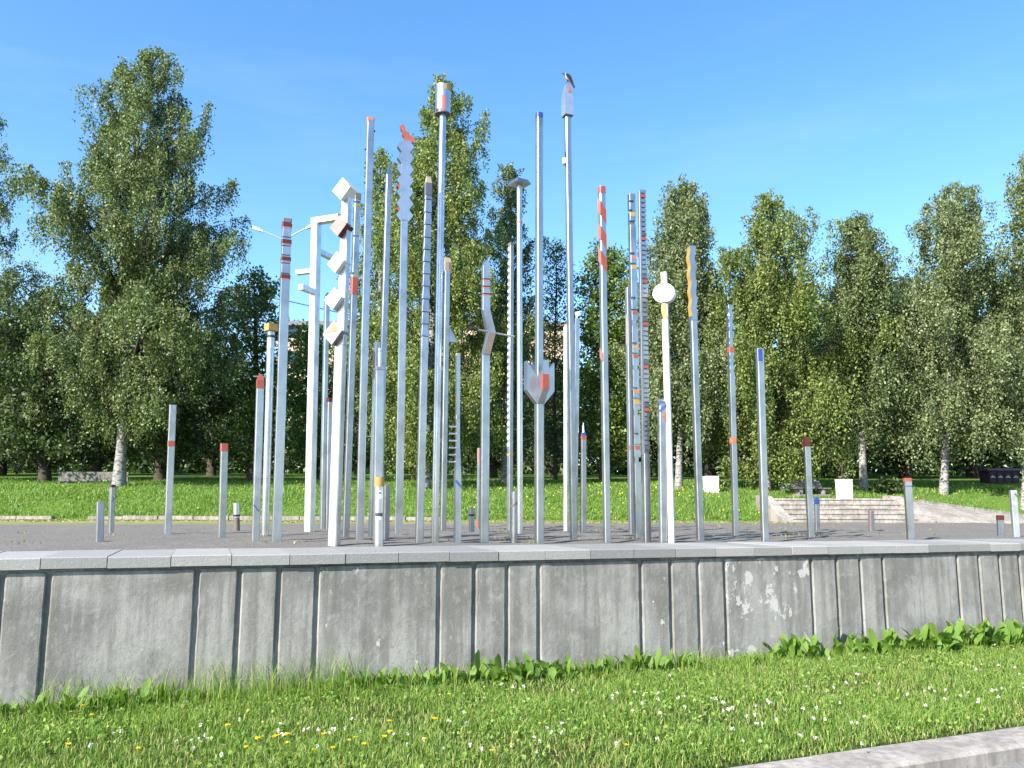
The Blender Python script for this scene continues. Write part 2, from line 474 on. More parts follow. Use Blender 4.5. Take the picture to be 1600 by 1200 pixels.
# retaining wall: thing at n = 0, parts in its own frame (x along the wall, y to the back)
wall = empty('retaining_wall', W0, W_RZ)
tag(wall, 'long grey concrete retaining wall with wide and narrow panels under a stone coping', 'wall')
N0, N1 = -4, 9
G().box(W_L * N0, W_L * N1, 0.034, 1.10, -0.35, 1.0665).build('wall_core', M['dark_concrete'], wall)
def panel(n0, n1, k):
    w = (n1 - n0) * W_L - 0.036
    h0, h1 = -0.25, 1.042 + rnd.uniform(-0.006, 0.006)
    bm = bmesh.new()
    nx = max(6, int(w / 0.06)); nz = 22
    # rounded slab face as a grid pushed out, with worn edges
    grid = []
    for j in range(nz + 1):
        row = []
        for i in range(nx + 1):
            a, b = i / nx, j / nz
            row.append([a * w, h0 + (h1 - h0) * b])
        grid.append(row)
    R = 0.03
    vs = []
    prof = [(0.0, 0.06), (0.0, 0.014), (0.004, 0.004), (0.013, 0.0)]     # (inset, y)
    loops = []
    for inset, y in prof:
        x0, x1, z0, z1 = inset, w - inset, h0, h1 - inset
        r = max(R - inset, 0.004)
        pts = []
        nside = 16
        for q in range(nside + 1): pts.append((x0, z0 + (z1 - r - z0) * q / nside))
        for q in range(1, 5):
            an = math.pi - math.pi / 2 * q / 4
            pts.append((x0 + r + r * math.cos(an), z1 - r + r * math.sin(an)))
        for q in range(1, nside): pts.append((x0 + r + (x1 - x0 - 2 * r) * q / nside, z1))
        for q in range(0, 5):
            an = math.pi / 2 - math.pi / 2 * q / 4
            pts.append((x1 - r + r * math.cos(an), z1 - r + r * math.sin(an)))
        for q in range(1, nside + 1): pts.append((x1, z1 - r + (z0 - z1 + r) * q / nside))
        loops.append([(x, y, z) for x, z in pts])
    lr = random.Random(100 + k)
    jit = [(lr.gauss(0, 0.0014), lr.gauss(0, 0.0016)) for _ in loops[0]]
    g = G()
    rings = []
    for li, lp in enumerate(loops):
        f = 0.4 if li == 0 else 1.0
        rings.append([(x + jx * f, y + abs(jx) * 0.5, z + jz * f) for (x, y, z), (jx, jz) in zip(lp, jit)])
    n = len(rings[0]); base = len(g.v)
    for r_ in rings: g.v += r_
    for li in range(len(rings) - 1):
        for i in range(n - 1):
            g.f.append((li * n + i, li * n + i + 1, (li + 1) * n + i + 1, (li + 1) * n + i)); g.mi.append(0)
    g.f.append(tuple(range((len(rings) - 1) * n, len(rings) * n))); g.mi.append(0)
    me = bpy.data.meshes.new('panel'); me.from_pydata(g.v, [], g.f)
    b = bmesh.new(); b.from_mesh(me); bmesh.ops.recalc_face_normals(b, faces=b.faces)
    for f in b.faces:
        if abs(f.normal.y) > 0.9 and f.normal.y > 0 and len(f.verts) > 10: bmesh.ops.reverse_faces(b, faces=b.faces); break
    b.to_mesh(me); b.free()
    me.polygons.foreach_set('use_smooth', [len(p.vertices) == 4 for p in me.polygons])
    o = link('panel', me, M['concrete_flaked'] if k == 16 else (M['concrete_chipped'] if k in (8, 13, 15, 18) else M['concrete']), wall)
    o.location = (n0 * W_L, 0, 0)
    return o
FR = [0.0, 0.5275, 0.690, 0.846]
k = 0
for P_ in range(N0, N1):
    for q in range(4):
        n0 = P_ + FR[q]; n1 = P_ + (FR[q + 1] if q < 3 else 1.0)
        o = panel(n0, n1, (P_ + 1) * 4 + q)
# coping stones
for k in range(-18, 39):
    a = -0.038 + 0.2285 * k
    g = G()
    w = 0.2285 * W_L - 0.006
    lr = random.Random(k)
    dz = lr.uniform(-0.003, 0.003); dy = lr.uniform(-0.004, 0.004)
    c = 0.006
    sec = [(-0.035 + dy, 0.0), (-0.035 + dy, 0.082), (-0.027 + dy, 0.090), (1.165, 0.090), (1.165, 0.0)]
    ends = 0.003
    g.prism_yz(sec, 0.0, w)
    o = g.build('coping_stone', M['granite'], wall)
    o.location = (a * W_L, 0, 1.0665 + dz)

# lower ground: grass strip soil, kerb, road
def sheet(name, pts, mat, kind='structure'):
    me = bpy.data.meshes.new(name); me.from_pydata([tuple(p) for p in pts], [], [tuple(range(len(pts)))])
    return tag(link(name, me, mat), kind=kind)
K0 = ground(1600, 1134, 0); K1 = ground(1240, 1185, 0)
k_dir = (K0 - K1).normalized(); k_nrm = Vector((k_dir.y, -k_dir.x, 0))      # k_nrm points to the camera side
far = 120
sheet('ground', [(-400, -300, -0.42), (400, -300, -0.42), (400, 900, -0.42), (-400, 900, -0.42)], M['turf'])
# road on the camera side of the kerb
KW = 0.33; KH = 0.105
a_ = K1 - k_dir * far + k_nrm * KW; b_ = K1 + k_dir * far + k_nrm * KW
sheet('road', [a_ + k_nrm * 60 + Vector((0, 0, -KH)), b_ + k_nrm * 60 + Vector((0, 0, -KH)), b_ + Vector((0, 0, -KH)), a_ + Vector((0, 0, -KH))], M['asphalt'])
# soil of the strip, gently uneven
nx, ny = 160, 40
vv = []; qq = []
for j in range(ny + 1):
    for i in range(nx + 1):
        s_ = -40 + 80 * i / nx; t_ = j / ny
        p0 = K1 + k_dir * s_
        wy = wall_y(p0.x, 0.12)
        p1 = Vector((p0.x, wy, 0))
        p = p0.lerp(p1, t_)
        z = -0.012 + 0.018 * math.sin(p.x * 2.1 + p.y * 1.3) * math.sin(p.y * 2.7) * min(1, t_ * 6)
        vv.append((p.x, p.y, z))
for j in range(ny):
    for i in range(nx):
        a = j * (nx + 1) + i
        qq.append((a, a + 1, a + nx + 2, a + nx + 1))
tag(link('grass_strip', fast_mesh('grass_strip', vv, qq, smooth=True), M['turf']), kind='structure')
kerb = empty('kerb', K1, math.atan2(k_dir.y, k_dir.x))
tag(kerb, kind='structure')
for k in range(-22, 24):
    lr = random.Random(300 + k)
    g = G(); L = 1.0
    j0 = 0.12
    z1 = lr.uniform(-0.004, 0.004)
    sec = [(-KW, -0.3), (-KW, -0.022), (-KW + 0.02, z1), (0, z1), (0, -0.3)]
    g.prism_yz(sec, j0 + k * L + 0.004, j0 + (k + 1) * L - 0.004)
    g.build('kerb_stone', M['kerb_stone'], kerb)
# road edge dust strip is left to the road texture

# gravel terrace
vv = []; qq = []
gx = np.concatenate([np.arange(-70, -16, 3.0), np.arange(-16, 20, 0.22), np.arange(20, 71, 3.0)])
gt = np.concatenate([np.linspace(0, 0.12, 22)[:-1], np.linspace(0.12, 0.5, 50)[:-1], np.linspace(0.5, 1, 30)])
for t_ in gt:
    for X in gx:
        y0 = min(wall_y(X, 1.14), 30); Y = y0 + (34 - y0) * t_
        f = min(1.0, (Y - y0) / 0.5)
        z = ZG + f * (0.011 * math.sin(X * 1.3 + Y * 2.6) * math.sin(Y * 1.7 - X * 0.6) + 0.008 * math.sin(X * 3.1 - Y * 4.3 + 1) + 0.006 * math.sin(X * 7.3 + Y * 6.1) + rnd.gauss(0, 0.004)) - 0.004
        vv.append((X, Y, z))
n = len(gx)
for j in range(len(gt) - 1):
    for i in range(n - 1):
        a = j * n + i; qq.append((a, a + 1, a + n + 1, a + n))
tag(link('gravel_terrace', fast_mesh('gravel_terrace', vv, qq, smooth=True), M['gravel']), kind='structure')

# lawn rising behind the terrace
PROF = [(28.3, 1.18), (29.3, 1.55), (30, 1.86), (31, 2.08), (32, 2.25), (34, 2.45), (36, 2.62), (40, 2.92), (50, 3.45), (60, 4.0), (80, 5.0), (140, 7.5), (400, 14)]
def prof(Y):
    if Y <= PROF[0][0]: return PROF[0][1]
    for (a, za), (b, zb) in zip(PROF, PROF[1:]):
        if Y <= b: return za + (zb - za) * (Y - a) / (b - a)
    return PROF[-1][1]
SX0, SX1 = 8.95, 13.05                       # stairway
def edge(X):
    if X < SX0 - 0.25: return 28.35, ZG - 0.02
    if X < SX1 + 0.1: return 29.05, 1.93
    t = min((X - SX1 - 0.1) / 5.5, 1.0)
    return 29.0 + 1.5 * t, 1.93 - 0.62 * t
def lawn_z(X, Y):
    ye, ze = edge(X)
    if Y <= ye: return ze
    t = min((Y - ye) / 2.6, 1.0); t = t * t * (3 - 2 * t)
    base = prof(Y)
    if X < SX0 - 0.25: return base
    return ze * (1 - t) + max(base, ze - 0.05) * t
def lawn_hit(px, py):
    d = ray(px, py)
    y = 28.4
    while y < 150:
        p = EYE + d * (y / d.y)
        if lawn_z(p.x, y) >= p.z: return Vector((p.x, y, lawn_z(p.x, y)))
        y += 0.05
    return Vector((p.x, y, lawn_z(p.x, y)))
xs = sorted(set([-70 + 1.0 * i for i in range(141)] + [SX0 - 0.26, SX0 - 0.24, SX1 + 0.1]))
ts = [0, 0.2, 0.5, 0.9, 1.4, 2, 2.7, 3.5, 4.5, 6, 8, 11, 15, 20, 27, 36, 50, 80, 140, 370]
vv = []; qq = []
for t_ in ts:
    for X in xs:
        Y = edge(X)[0] + t_
        XX = X * (1 + max(0, t_ - 20) * 0.02)
        vv.append((XX, Y, lawn_z(X, Y)))
n = len(xs)
for j in range(len(ts) - 1):
    for i in range(n - 1):
        a = j * n + i; qq.append((a, a + 1, a + n + 1, a + n))
# a skirt under the front edge
b0 = len(vv)
for X in xs:
    Y, z = edge(X); vv.append((X, Y + 0.002, ZG - 0.3))
for i in range(n - 1): qq.append((b0 + i, b0 + i + 1, i + 1, i))
tag(link('lawn', fast_mesh('lawn', vv, qq, smooth=True), M['lawn_turf']), kind='structure')

# far kerb of the terrace, stones laid end to end
fk = empty('terrace_kerb', (0, 28.2, ZG)); tag(fk, kind='structure')
for k in range(-24, -2):
    if k == -13: continue
    lr = random.Random(500 + k)
    o = G().ch(1.16, 0.22, 0.015, -0.2, 0.125 + lr.uniform(-0.015, 0.015)).build('kerb_stone', M['kerb_stone'], fk)
    o.location = (k * 1.18 + 0.6, lr.uniform(-0.03, 0.03), 0)
    o.rotation_euler = (0, lr.uniform(-0.01, 0.01), lr.uniform(-0.012, 0.012))

# stairway in pale stone, each tread of separate blocks
stairs = empty('stairway', (SX0, 27.0, ZG)); tag(stairs, 'wide pale stone steps rising from the gravel to the lawn bench', 'stairs')
SW = SX1 - SX0
NR = 5; RH = (1.93 - ZG) / NR; TD = 0.41
for r_ in range(NR):
    x = 0.0; lr = random.Random(900 + r_)
    cuts = [0.0] + sorted(lr.uniform(0.5, SW - 0.5) for _ in range(3)) + [SW]
    cuts = [c for i, c in enumerate(cuts) if i == 0 or c - cuts[i - 1] > 0.3 or i == len(cuts) - 1]
    for a, b in zip(cuts, cuts[1:]):
        depth = TD * (NR - r_) + 0.3 if r_ < NR - 1 else 1.2
        g = G(); dz = lr.uniform(-0.006, 0.006); ov = 0.025
        top = RH * (r_ + 1) + dz; y0 = TD * r_
        # tread slab with a nosing over the riser
        sec = [(y0 + ov, RH * r_ - 0.2), (y0 + ov, top - 0.06), (y0, top - 0.055), (y0, top - 0.008), (y0 + 0.01, top), (y0 + depth, top), (y0 + depth, RH * r_ - 0.2)]
        g.prism_yz(sec, a + 0.004, b - 0.004)
        g.build('step_block', M['step_stone'], stairs)
for sx in (-0.36, SW + 0.005):
    g = G()
    sec = [(-0.35, -0.2), (-0.35, 0.06), (TD * 4.6, 1.93 - ZG + 0.08), (TD * 5 + 0.5, 1.93 - ZG + 0.12), (TD * 5 + 0.5, -0.2)]
    g.prism_yz(sec, sx, sx + 0.35)
    g.build('cheek_wall', M['step_stone'], stairs)
# paved ramp going up the right of the steps
g = G()
rx0, rx1 = SX1 + 0.40, 26.0
nrx, nry = 26, 9
for i in range(nrx):
    for j in range(nry):
        xa = rx0 + (rx1 - rx0) * i / nrx; xb = rx0 + (rx1 - rx0) * (i + 1) / nrx
        lr = random.Random(i * 50 + j)
        vs = []
        for (X, q) in ((xa + 0.012, j), (xb - 0.012, j), (xb - 0.012, j + 1), (xa + 0.012, j + 1)):
            ye, ze = edge(X)
            ya = 26.6 + 0.02 * (X - rx0)
            t = (q + (0.03 if q == j else -0.03)) / nry
            vs.append((X, ya + (ye - ya) * t, ZG + 0.012 + (ze - ZG - 0.0) * t))
        dz = lr.uniform(0, 0.008)
        top = [(x, y, z + dz) for x, y, z in vs]; bot = [(x, y, z - 0.2) for x, y, z in vs]
        g.add(bot + top, [(3, 2, 1, 0), (4, 5, 6, 7), (0, 1, 5, 4), (1, 2, 6, 5), (2, 3, 7, 6), (3, 0, 4, 7)])
rp = g.build('paving_stones', M['step_stone']); tag(rp, kind='stuff')
# pale edging between ramp and lawn
g = G()
for i in range(13):
    xa = rx0 + i * 1.0
    ya, za = edge(xa); yb, zb = edge(xa + 0.99)
    g.add([(xa, ya - 0.02, za - 0.3), (xa + 0.99, yb - 0.02, zb - 0.3), (xa + 0.99, yb + 0.12, zb - 0.3), (xa, ya + 0.12, za - 0.3),
           (xa, ya - 0.02, za + 0.09), (xa + 0.99, yb - 0.02, zb + 0.09), (xa + 0.99, yb + 0.12, zb + 0.09), (xa, ya + 0.12, za + 0.09)],
          [(3, 2, 1, 0), (4, 5, 6, 7), (0, 1, 5, 4), (1, 2, 6, 5), (2, 3, 7, 6), (3, 0, 4, 7)])
tag(g.build('path_edging', M['kerb_stone']), kind='structure')

# ------------------------------------------------------------------ far building, lamp, cable
BY = 96.0
bl = at(430, 600, BY); br_ = at(880, 600, BY)
b_top = at(520, 503, BY).z
b_base = lawn_z(0, BY) - 1
bld = empty('apartment_building', ((bl.x + br_.x) / 2, BY, b_base))
tag(bld, 'pale peach apartment block with flat grey roof glimpsed through the trees', 'building')
bw = br_.x - bl.x; bh = b_top - b_base
G().box(-bw / 2, bw / 2, 0, 12, 0, bh - 0.5).build('wall', M['plaster'], bld)
G().box(-bw / 2 - 0.5, bw / 2 + 0.5, -0.5, 12.5, bh - 0.497, bh).build('roof', M['roof_grey'], bld)
wm = G().box(-0.7, 0.7, -0.06, 0.1, 0, 1.5).mesh('window')
wm.materials.append(M['window_glass'])
for fl in range(6):
    for c in range(int(bw / 3.2)):
        o = bpy.data.objects.new('window', wm); COL.objects.link(o); o.parent = bld
        o.location = (-bw / 2 + 1.9 + c * 3.2, 0, 1.2 + fl * 3.1)

LY = 62.0
lx = at(444, 380, LY)
lamp = empty('street_lamp', (lx.x, LY, lawn_z(lx.x, LY)))
tag(lamp, 'double armed street lamp far behind the red and grey banded pole', 'street lamp')
zz = lambda y: at(444, y, LY).z - lamp.location.z
G().cyl(0.11, -0.3, zz(372), 0.07, 10).build('post', M['lamp_grey'], lamp, True)
for sgn in (-1, 1):
    hx = at(444 + sgn * 33, 362, LY).x - lx.x; ex = at(444 + sgn * 50, 355, LY).x - lx.x
    zb = zz(376); z1 = zz(361.5 if sgn < 0 else 357); z2 = zz(355 if sgn < 0 else 350)
    G().tube([(0, 0, zb), (hx * 0.5, 0, (zb + z1) / 2 + 0.05), (hx, 0, z1)], 0.045).build('arm', M['lamp_grey'], lamp, True)
    hd = G()
    hd.loft([[(hx + (ex - hx) * t, wy, z1 + (z2 - z1) * t + wz) for wy, wz in ((-w_, -h_), (w_, -h_), (w_ * 0.8, h_), (-w_ * 0.8, h_))] for t, w_, h_ in ((0, 0.06, 0.05), (0.3, 0.16, 0.10), (0.85, 0.16, 0.11), (1.0, 0.07, 0.05))])
    hd.build('lamp_head', M['lamp_white'], lamp)
cb = [at(px, py, 64.0) for px, py in ((120, 405), (300, 442), (455, 471.5), (523, 487), (640, 512))]
oc = G().tube(cb, 0.035, 5).build('overhead_cable', M['black'])
tag(oc, 'thin dark overhead cable crossing the sky gap between trees', 'cable')
# ------------------------------------------------------------------ the poles
SCULPT = 'metal poles of the sculpture'
class Pole:
    def __init__(s, label, bx, by, tx, ty, W, fl=0.25, cat='pole', name='metal_pole', mat='steel', Wt=None):
        """base pixel, top pixel, apparent width in pixels, share of the width taken by the left face (negative: the right face)"""
        B = ground(bx, by, ZG)
        s.Y = B.y; s.bx, s.by, s.tx, s.ty = bx, by, tx, ty
        s.B = B
        r = math.atan2(abs(fl), 1 - abs(fl)) * (1 if fl >= 0 else -1)
        s.r = r
        s.rot = r - math.atan2(B.x, B.y)
        s.m = (B - EYE).dot(_f) / F_PX
        s.k = 1 / (math.cos(r) + abs(math.sin(r)))
        s.w = W * s.m * s.k
        s.mat = mat
        s.root = empty(name, B, s.rot)
        tag(s.root, label, cat, SCULPT)
        T = at(tx, ty, s.Y)
        s.h = T.z - ZG
        lean = (T.x - B.x) / s.h
        s.lx, s.ly = lean * math.cos(s.rot), -lean * math.sin(s.rot)
    def z(s, y):
        t = (s.by - y) / max(1e-6, (s.by - s.ty))
        return at(s.bx + (s.tx - s.bx) * t, y, s.Y).z - ZG
    def px(s, n): return n * s.m
    def part(s, name, g, mat=None, smooth=False, label=None):
        g.v = [(x + s.lx * z, y + s.ly * z, z) for x, y, z in g.v]
        mats = [M[q] for q in mat] if isinstance(mat, (list, tuple)) else M[mat or s.mat]
        o = g.build(name, mats, s.root, smooth)
        if label: o['label'] = label
        return o
    def shaft(s, y1=None, y0=None, w=None, w1=None):
        w = w or s.w
        g = G().ch(w, w, min(0.012, w * 0.12), (-0.05 if y0 is None else s.z(y0)), s.z(y1 if y1 is not None else s.ty), w1=w1, d1=w1)
        return s.part('shaft', g)
    def tube(s, y1=None, y0=None, r=None):
        r = r or s.w / 2
        g = G().cyl(r, (-0.05 if y0 is None else s.z(y0)), s.z(y1 if y1 is not None else s.ty), n=20)
        return s.part('shaft', g, smooth=True)
    def band(s, ya, yb, mat, name='band', grow=0.003, w=None):
        w = (w or s.w) + 2 * grow
        return s.part(name, G().ch(w, w, 0.010, s.z(yb), s.z(ya)), mat)
    def ring(s, ya, yb, mat, r, name='ring'):
        return s.part(name, G().cyl(r, s.z(yb), s.z(ya), n=20), mat, True)
    def decal(s, name, y0, u0, y1, u1, th, mat, face='front'):
        """stroke of paint on the front or left face, from (u0,y0) to (u1,y1); u in fractions of half width"""
        h = s.w / 2; a, b = (u0 * h, s.z(y0)), (u1 * h, s.z(y1))
        d = Vector((b[0] - a[0], b[1] - a[1])); nn = Vector((-d.y, d.x)).normalized() * th / 2
        poly = [(a[0] + nn.x, a[1] + nn.y), (b[0] + nn.x, b[1] + nn.y), (b[0] - nn.x, b[1] - nn.y), (a[0] - nn.x, a[1] - nn.y)]
        if face == 'front': g = G().prism_xz(poly, -h - 0.002, -h + 0.004)
        else: g = G().prism_yz(poly, -h - 0.002, -h + 0.004)
        return s.part(name, g, mat)
    def notched(s, notches, w=None):
        """square shaft with slots cut in: (y_top, y_bottom, side, depth share)"""
        w = w or s.w; h = w / 2; g = G(); z0 = -0.05
        for ya, yb, side, dp in sorted(notches, key=lambda q: -q[1]):
            za, zb = s.z(yb), s.z(ya)
            g.ch(w, w, 0.006, z0, za)
            c = w * dp
            if side == 'front': g.box(-h, h, -h + c, h, za, zb)
            elif side == 'left': g.box(-h + c, h, -h, h, za, zb)
            elif side == 'right': g.box(-h, h - c, -h, h, za, zb)
            elif side == 'corner': g.box(-h, h, -h + c, h, za, zb); g.box(-h + w * 0.66, h, -h, -h + c - 0.001, za, zb)
            elif side == 'all': g.box(-h + c, h - c, -h + c, h - c, za, zb)
            z0 = zb
        g.ch(w, w, 0.006, z0, s.h)
        return s.part('shaft', g)

# ---- left group
p = Pole('short plain grey post nearest the left end of the coping', 155.5, 847, 157, 735 + 49, 12, 0.12, 'post', 'metal_post', 'dull_steel'); p.shaft()
p = Pole('slim pale post with red top and blue scribble below the left bench', 173, 833, 176, 758, 10, 0.3, 'post', 'metal_post')
p.shaft(761); p.band(757.5, 761.5, 'dark_red', 'cap'); p.decal('graffiti', 776, -0.7, 779, 0.5, 0.012, 'ink_blue'); p.decal('graffiti', 779, 0.5, 783, -0.6, 0.012, 'ink_blue')
p = Pole('plain silver pole with one thin red band, at the left', 262, 834, 270, 633, 11, 0.08)
p.shaft(); p.band(689, 698, 'red')
p = Pole('waist high silver post with an orange red cap, just right of the one banded pole', 346.5, 840, 350.5, 693, 12, 0.12, 'post', 'metal_post')
p.shaft(705); p.band(693, 705.5, 'red', 'cap')
p = Pole('low round post with bright upper half and brown lower half beside the far kerb', 370, 829, 369.5, 786, 10, 0, 'post', 'metal_post', 'round_steel')
p.tube(806, 829, p.w * 0.46); p.part('upper_sleeve', G().cyl(p.w * 0.5, p.z(806), p.z(786), n=18), 'bright_steel', True)
p.ring(804, 807, 'black', p.w * 0.52); p.part('lower_sleeve', G().cyl(p.w * 0.44, -0.05, p.z(808), n=18).cyl(p.w * 0.47, -0.05, p.z(809)), 'brown', True)
p = Pole('silver pole ending in a rounded orange red point with a thin cross wire', 399, 845, 407, 586, 13, 0.12)
p.shaft(608)
g = G(); h = p.w / 2
g.loft([[(x * q, y * q, z) for x, y in ((-h, -h), (h, -h), (h, h), (-h, h))] for q, z in ((0.95, p.z(608)), (0.95, p.z(594)), (0.6, p.z(588)), (0.3, p.z(585)))])
p.part('point', g, 'red')
p.part('cross_wire', G().tube([(-p.px(11), -0.02, p.z(589)), (p.px(11), -0.02, p.z(589))], 0.008), 'bright_steel')
p.decal('graffiti', 789, -0.8, 799, 0.6, 0.02, 'ink_blue')
p = Pole('round bright pole topped with a square yellow box', 414, 836, 424, 507, 12, 0, mat='round_steel')
p.tube(518); p.ring(524, 528, 'black', p.w * 0.53); p.ring(528, 545, 'bright_steel', p.w * 0.515, 'sleeve')
w = p.px(17)
o = p.part('box', G().ch(w, w, 0.008, p.z(518), p.z(507)), 'yellow'); o.rotation_euler[2] = math.radians(24)
p = Pole('tall square silver pole with dark red and grey bands at its head', 432, 846, 448.5, 343, 15.5, 0.10)
p.notched([(y, y + 2.2, 'front', 0.25) for y in (349, 371.5, 385, 399.5, 412, 428)])
p.band(343, 348.5, 'brown', 'cap')
for ya, yb in ((351, 356), (376, 382), (403, 408.5), (430.5, 436.5)): p.band(ya, yb, 'dark_red', 'block', 0.006)
for ya, yb in ((356, 358), (382, 383.5), (408.5, 410), (436.5, 438.5)): p.band(ya, yb, 'pink_red', 'block', 0.004)

p = Pole('bright pole with four stub arms and a bent top like a bracket', 483.5, 831, 494.5, 340, 18, -0.42, mat='bright_steel')
p.shaft(349)
h = p.w / 2
def arm(pp, axis, sgn, length, ya, yb, name='arm'):
    g = G(); za, zb = pp.z(yb), pp.z(ya); t = pp.w * 0.36
    a, b = (h - 0.004, length) if sgn > 0 else (-length, -h + 0.004)
    if axis == 'x': g.box(a, b, -t, t, za, zb)
    else: g.box(-t, t, a, b, za, zb)
    return pp.part(name, g)
p.part('top_arm', G().box(-h, p.px(46), -h, h, p.z(350), p.z(341.5)))
p.part('end_cap', G().box(p.px(46), p.px(46) + 0.008, -h * 1.02, h * 1.02, p.z(350.3), p.z(341.2)), 'pink_red')
arm(p, 'y', 1, p.px(44), 387.5, 394.5)
arm(p, 'x', -1, p.px(36), 419.5, 426)
arm(p, 'y', -1, p.px(38), 453, 461)
p = Pole('thin pale pole with a tiny slanted tip between the bracket pole and the rhombus pole', 503.5, 827, 511, 458, 10, 0.30)
p.shaft(464); h = p.w / 2
p.part('tip', G().prism_xz([(-h, p.z(464)), (h, p.z(464)), (h * 1.5, p.z(459)), (0, p.z(457))], -h * 0.7, h * 0.7), 'steel')
p = Pole('mid height silver pole with a dark red cap and a yellow mark below it', 512.5, 827, 515.5, 622, 11, 0.25)
p.shaft(628); p.band(622, 628.5, 'dark_red', 'cap'); p.decal('mark', 638, -0.5, 638, 0.6, 0.05, 'yellow')

p = Pole('bright pole stacked with tilted rhombus plates, the second one red', 522, 851, 541, 283, 21, -0.36, mat='bright_steel')
h = p.w / 2
p.shaft(540)
p.part('upper_shaft', G().ch(p.w * 0.86, p.w * 0.86, 0.008, p.z(539.5), p.z(300), cx=2.0 * p.m))
seq = [(301, 540, 283, 'white', 19.5), (358, 535, 343, 'pink_red', 18), (414, 531, 400, 'white', 18), (470, 527, 455, 'white', 18.5), (523, 526, 503, None, 20)]  # white plates: sun glint on metal put in as white paint
def lean_x(pp, y): return pp.bx + (pp.tx - pp.bx) * (pp.by - y) / (pp.by - pp.ty)
cr = math.cos(p.r)
for (yc, xc, yt, mt, hs) in seq:
    u = (xc - lean_x(p, yc) + 1.5) * p.m / cr; zc_ = p.z(yc); a = hs * p.m * 0.98
    g = G().prism_xz([(u, zc_ - a), (u + a * 0.86, zc_ + a * 0.1), (u + a * 0.12, zc_ + a), (u - a * 0.86, zc_ - a * 0.1)], -h - 0.075, h * 0.95)
    g.mi = [0, 0] + [1] * (len(g.f) - 2)
    if mt: p.part('rhombus_plate', g, [mt, 'white' if mt == 'white' else 'dark_red'])  # red plate's sides: shade put into a darker red
    else:
        p.part('rhombus_plate', g, ['dull_steel', 'dull_steel'])
        p.part('gold_inlay', G().prism_xz([(u - a * 0.7, zc_ - a * 0.02), (u + a * 0.7, zc_ + a * 0.08), (u + a * 0.1, zc_ + a * 0.84)], -h - 0.079, -h + 0.01), 'gold')
        p.part('white_inlay', G().prism_xz([(u - a * 0.7, zc_ - a * 0.08), (u, zc_ - a * 0.86), (u + a * 0.7, zc_ + a * 0.02)], -h - 0.079, -h + 0.01), 'white')
p = Pole('silver pole with an orange red block below a brown notched top', 540, 840, 558.5, 303, 12, 0.22)
p.notched([(316, 319, 'front', 0.3), (369, 372, 'front', 0.25), (427, 431, 'left', 0.25)])
p.band(303, 313, 'brown', 'cap'); p.band(320, 323.5, 'yellow'); p.band(431, 434, 'tan'); p.band(434, 461, 'red', 'block', 0.005)
p.part('bolt', G().tube([(-p.w * 0.5 - 0.03, 0, p.z(306)), (-p.w * 0.5, 0, p.z(306))], 0.02), 'slate')
p = Pole('very tall thin silver pole with a small orange cap left of the zigzag pole', 561.5, 843, 579, 185, 13, 0.12)
p.shaft(190); p.band(185.5, 190.5, 'orange', 'cap')
for y, sd_ in ((204, 1), (234, -1), (263, -1), (286, -1)):
    a = p.w / 2 * sd_; p.part('bolt', G().tube([(a, 0, p.z(y)), (a + 0.022 * sd_, 0, p.z(y))], 0.014), 'slate')
p = Pole('grey pole with a red edge strip left of the finial topped pole', 580, 839, 589, 535, 11, 0.35, mat='steel')
p.shaft(); h = p.w / 2
p.part('edge_strip', G().box(-h - 0.004, -h + 0.004, -h * 0.8, h * 0.8, p.z(576), p.z(551)), 'pink_red')
p.part('edge_mark', G().box(-h - 0.004, -h + 0.004, -h * 0.8, h * 0.8, p.z(592), p.z(578)), 'tan')
p = Pole('stout silver pole with a small turned steel finial on its flat top', 589, 845, 594, 545, 14, 0.10)
p.shaft(579); h = p.w / 2
p.part('plinth', G().ch(p.w * 1.04, p.w * 1.04, 0.006, p.z(578.5), p.z(573.5)), 'dull_steel')
f_ = h * 0.52
p.part('finial', G().cyl(f_, p.z(573.5), p.z(570)).cyl(f_ * 0.7, p.z(570), p.z(568.5)).cyl(f_, p.z(568.5), p.z(550)).cyl(f_ * 0.75, p.z(550), p.z(548.5)).cyl(f_, p.z(548.5), p.z(544.5)), 'bright_steel', True)
p = Pole('tall silver pole with a plain pointed top left of the zigzag pole', 590, 841, 608, 258, 12, 0.22)
p.shaft(274); h = p.w / 2
p.part('point', G().loft([[(x, y, p.z(274)) for x, y in ((-h, -h), (h, -h), (h, h), (-h, h))], [(x * 0.25 + h * 0.2, y * 0.4, p.z(257)) for x, y in ((-h, -h), (h, -h), (h, h), (-h, h))]]))
p = Pole('short round post in front with yellow cap and a dark sticker', 591.5, 853.5, 592.5, 746, 15, 0, 'post', 'metal_post', 'round_steel')
p.tube(760); p.part('cap', G().cyl(p.w * 0.52, p.z(760.5), p.z(746), n=20), 'yellow', True)
def curved(pp, name, ya, yb, a0, a1, mat, r):
    g = G(); n = 6; ins = []; out = []
    for i in range(n + 1):
        a = math.radians(a0 + (a1 - a0) * i / n)
        ins.append((r * 0.97 * math.sin(a), -r * 0.97 * math.cos(a))); out.append((r * math.sin(a), -r * math.cos(a)))
    loop = out + ins[::-1]
    g.loft([[(x, y, pp.z(yb)) for x, y in loop], [(x, y, pp.z(ya)) for x, y in loop]])
    return pp.part(name, g, mat)
curved(p, 'sticker', 766, 779, -30, 35, 'sticker', p.w * 0.506)
curved(p, 'sticker_mark', 769, 772, -5, 25, 'ink_blue', p.w * 0.511)
curved(p, 'sticker', 805, 812, -40, 40, 'sticker', p.w * 0.506)
curved(p, 'sticker_mark', 801.5, 807, -45, 50, 'ink_dark', p.w * 0.511)
p = Pole('short grey square post hidden half behind the yellow capped round post', 602, 844, 604, 758, 13, 0.35, 'post', 'metal_post', 'dull_steel'); p.shaft()

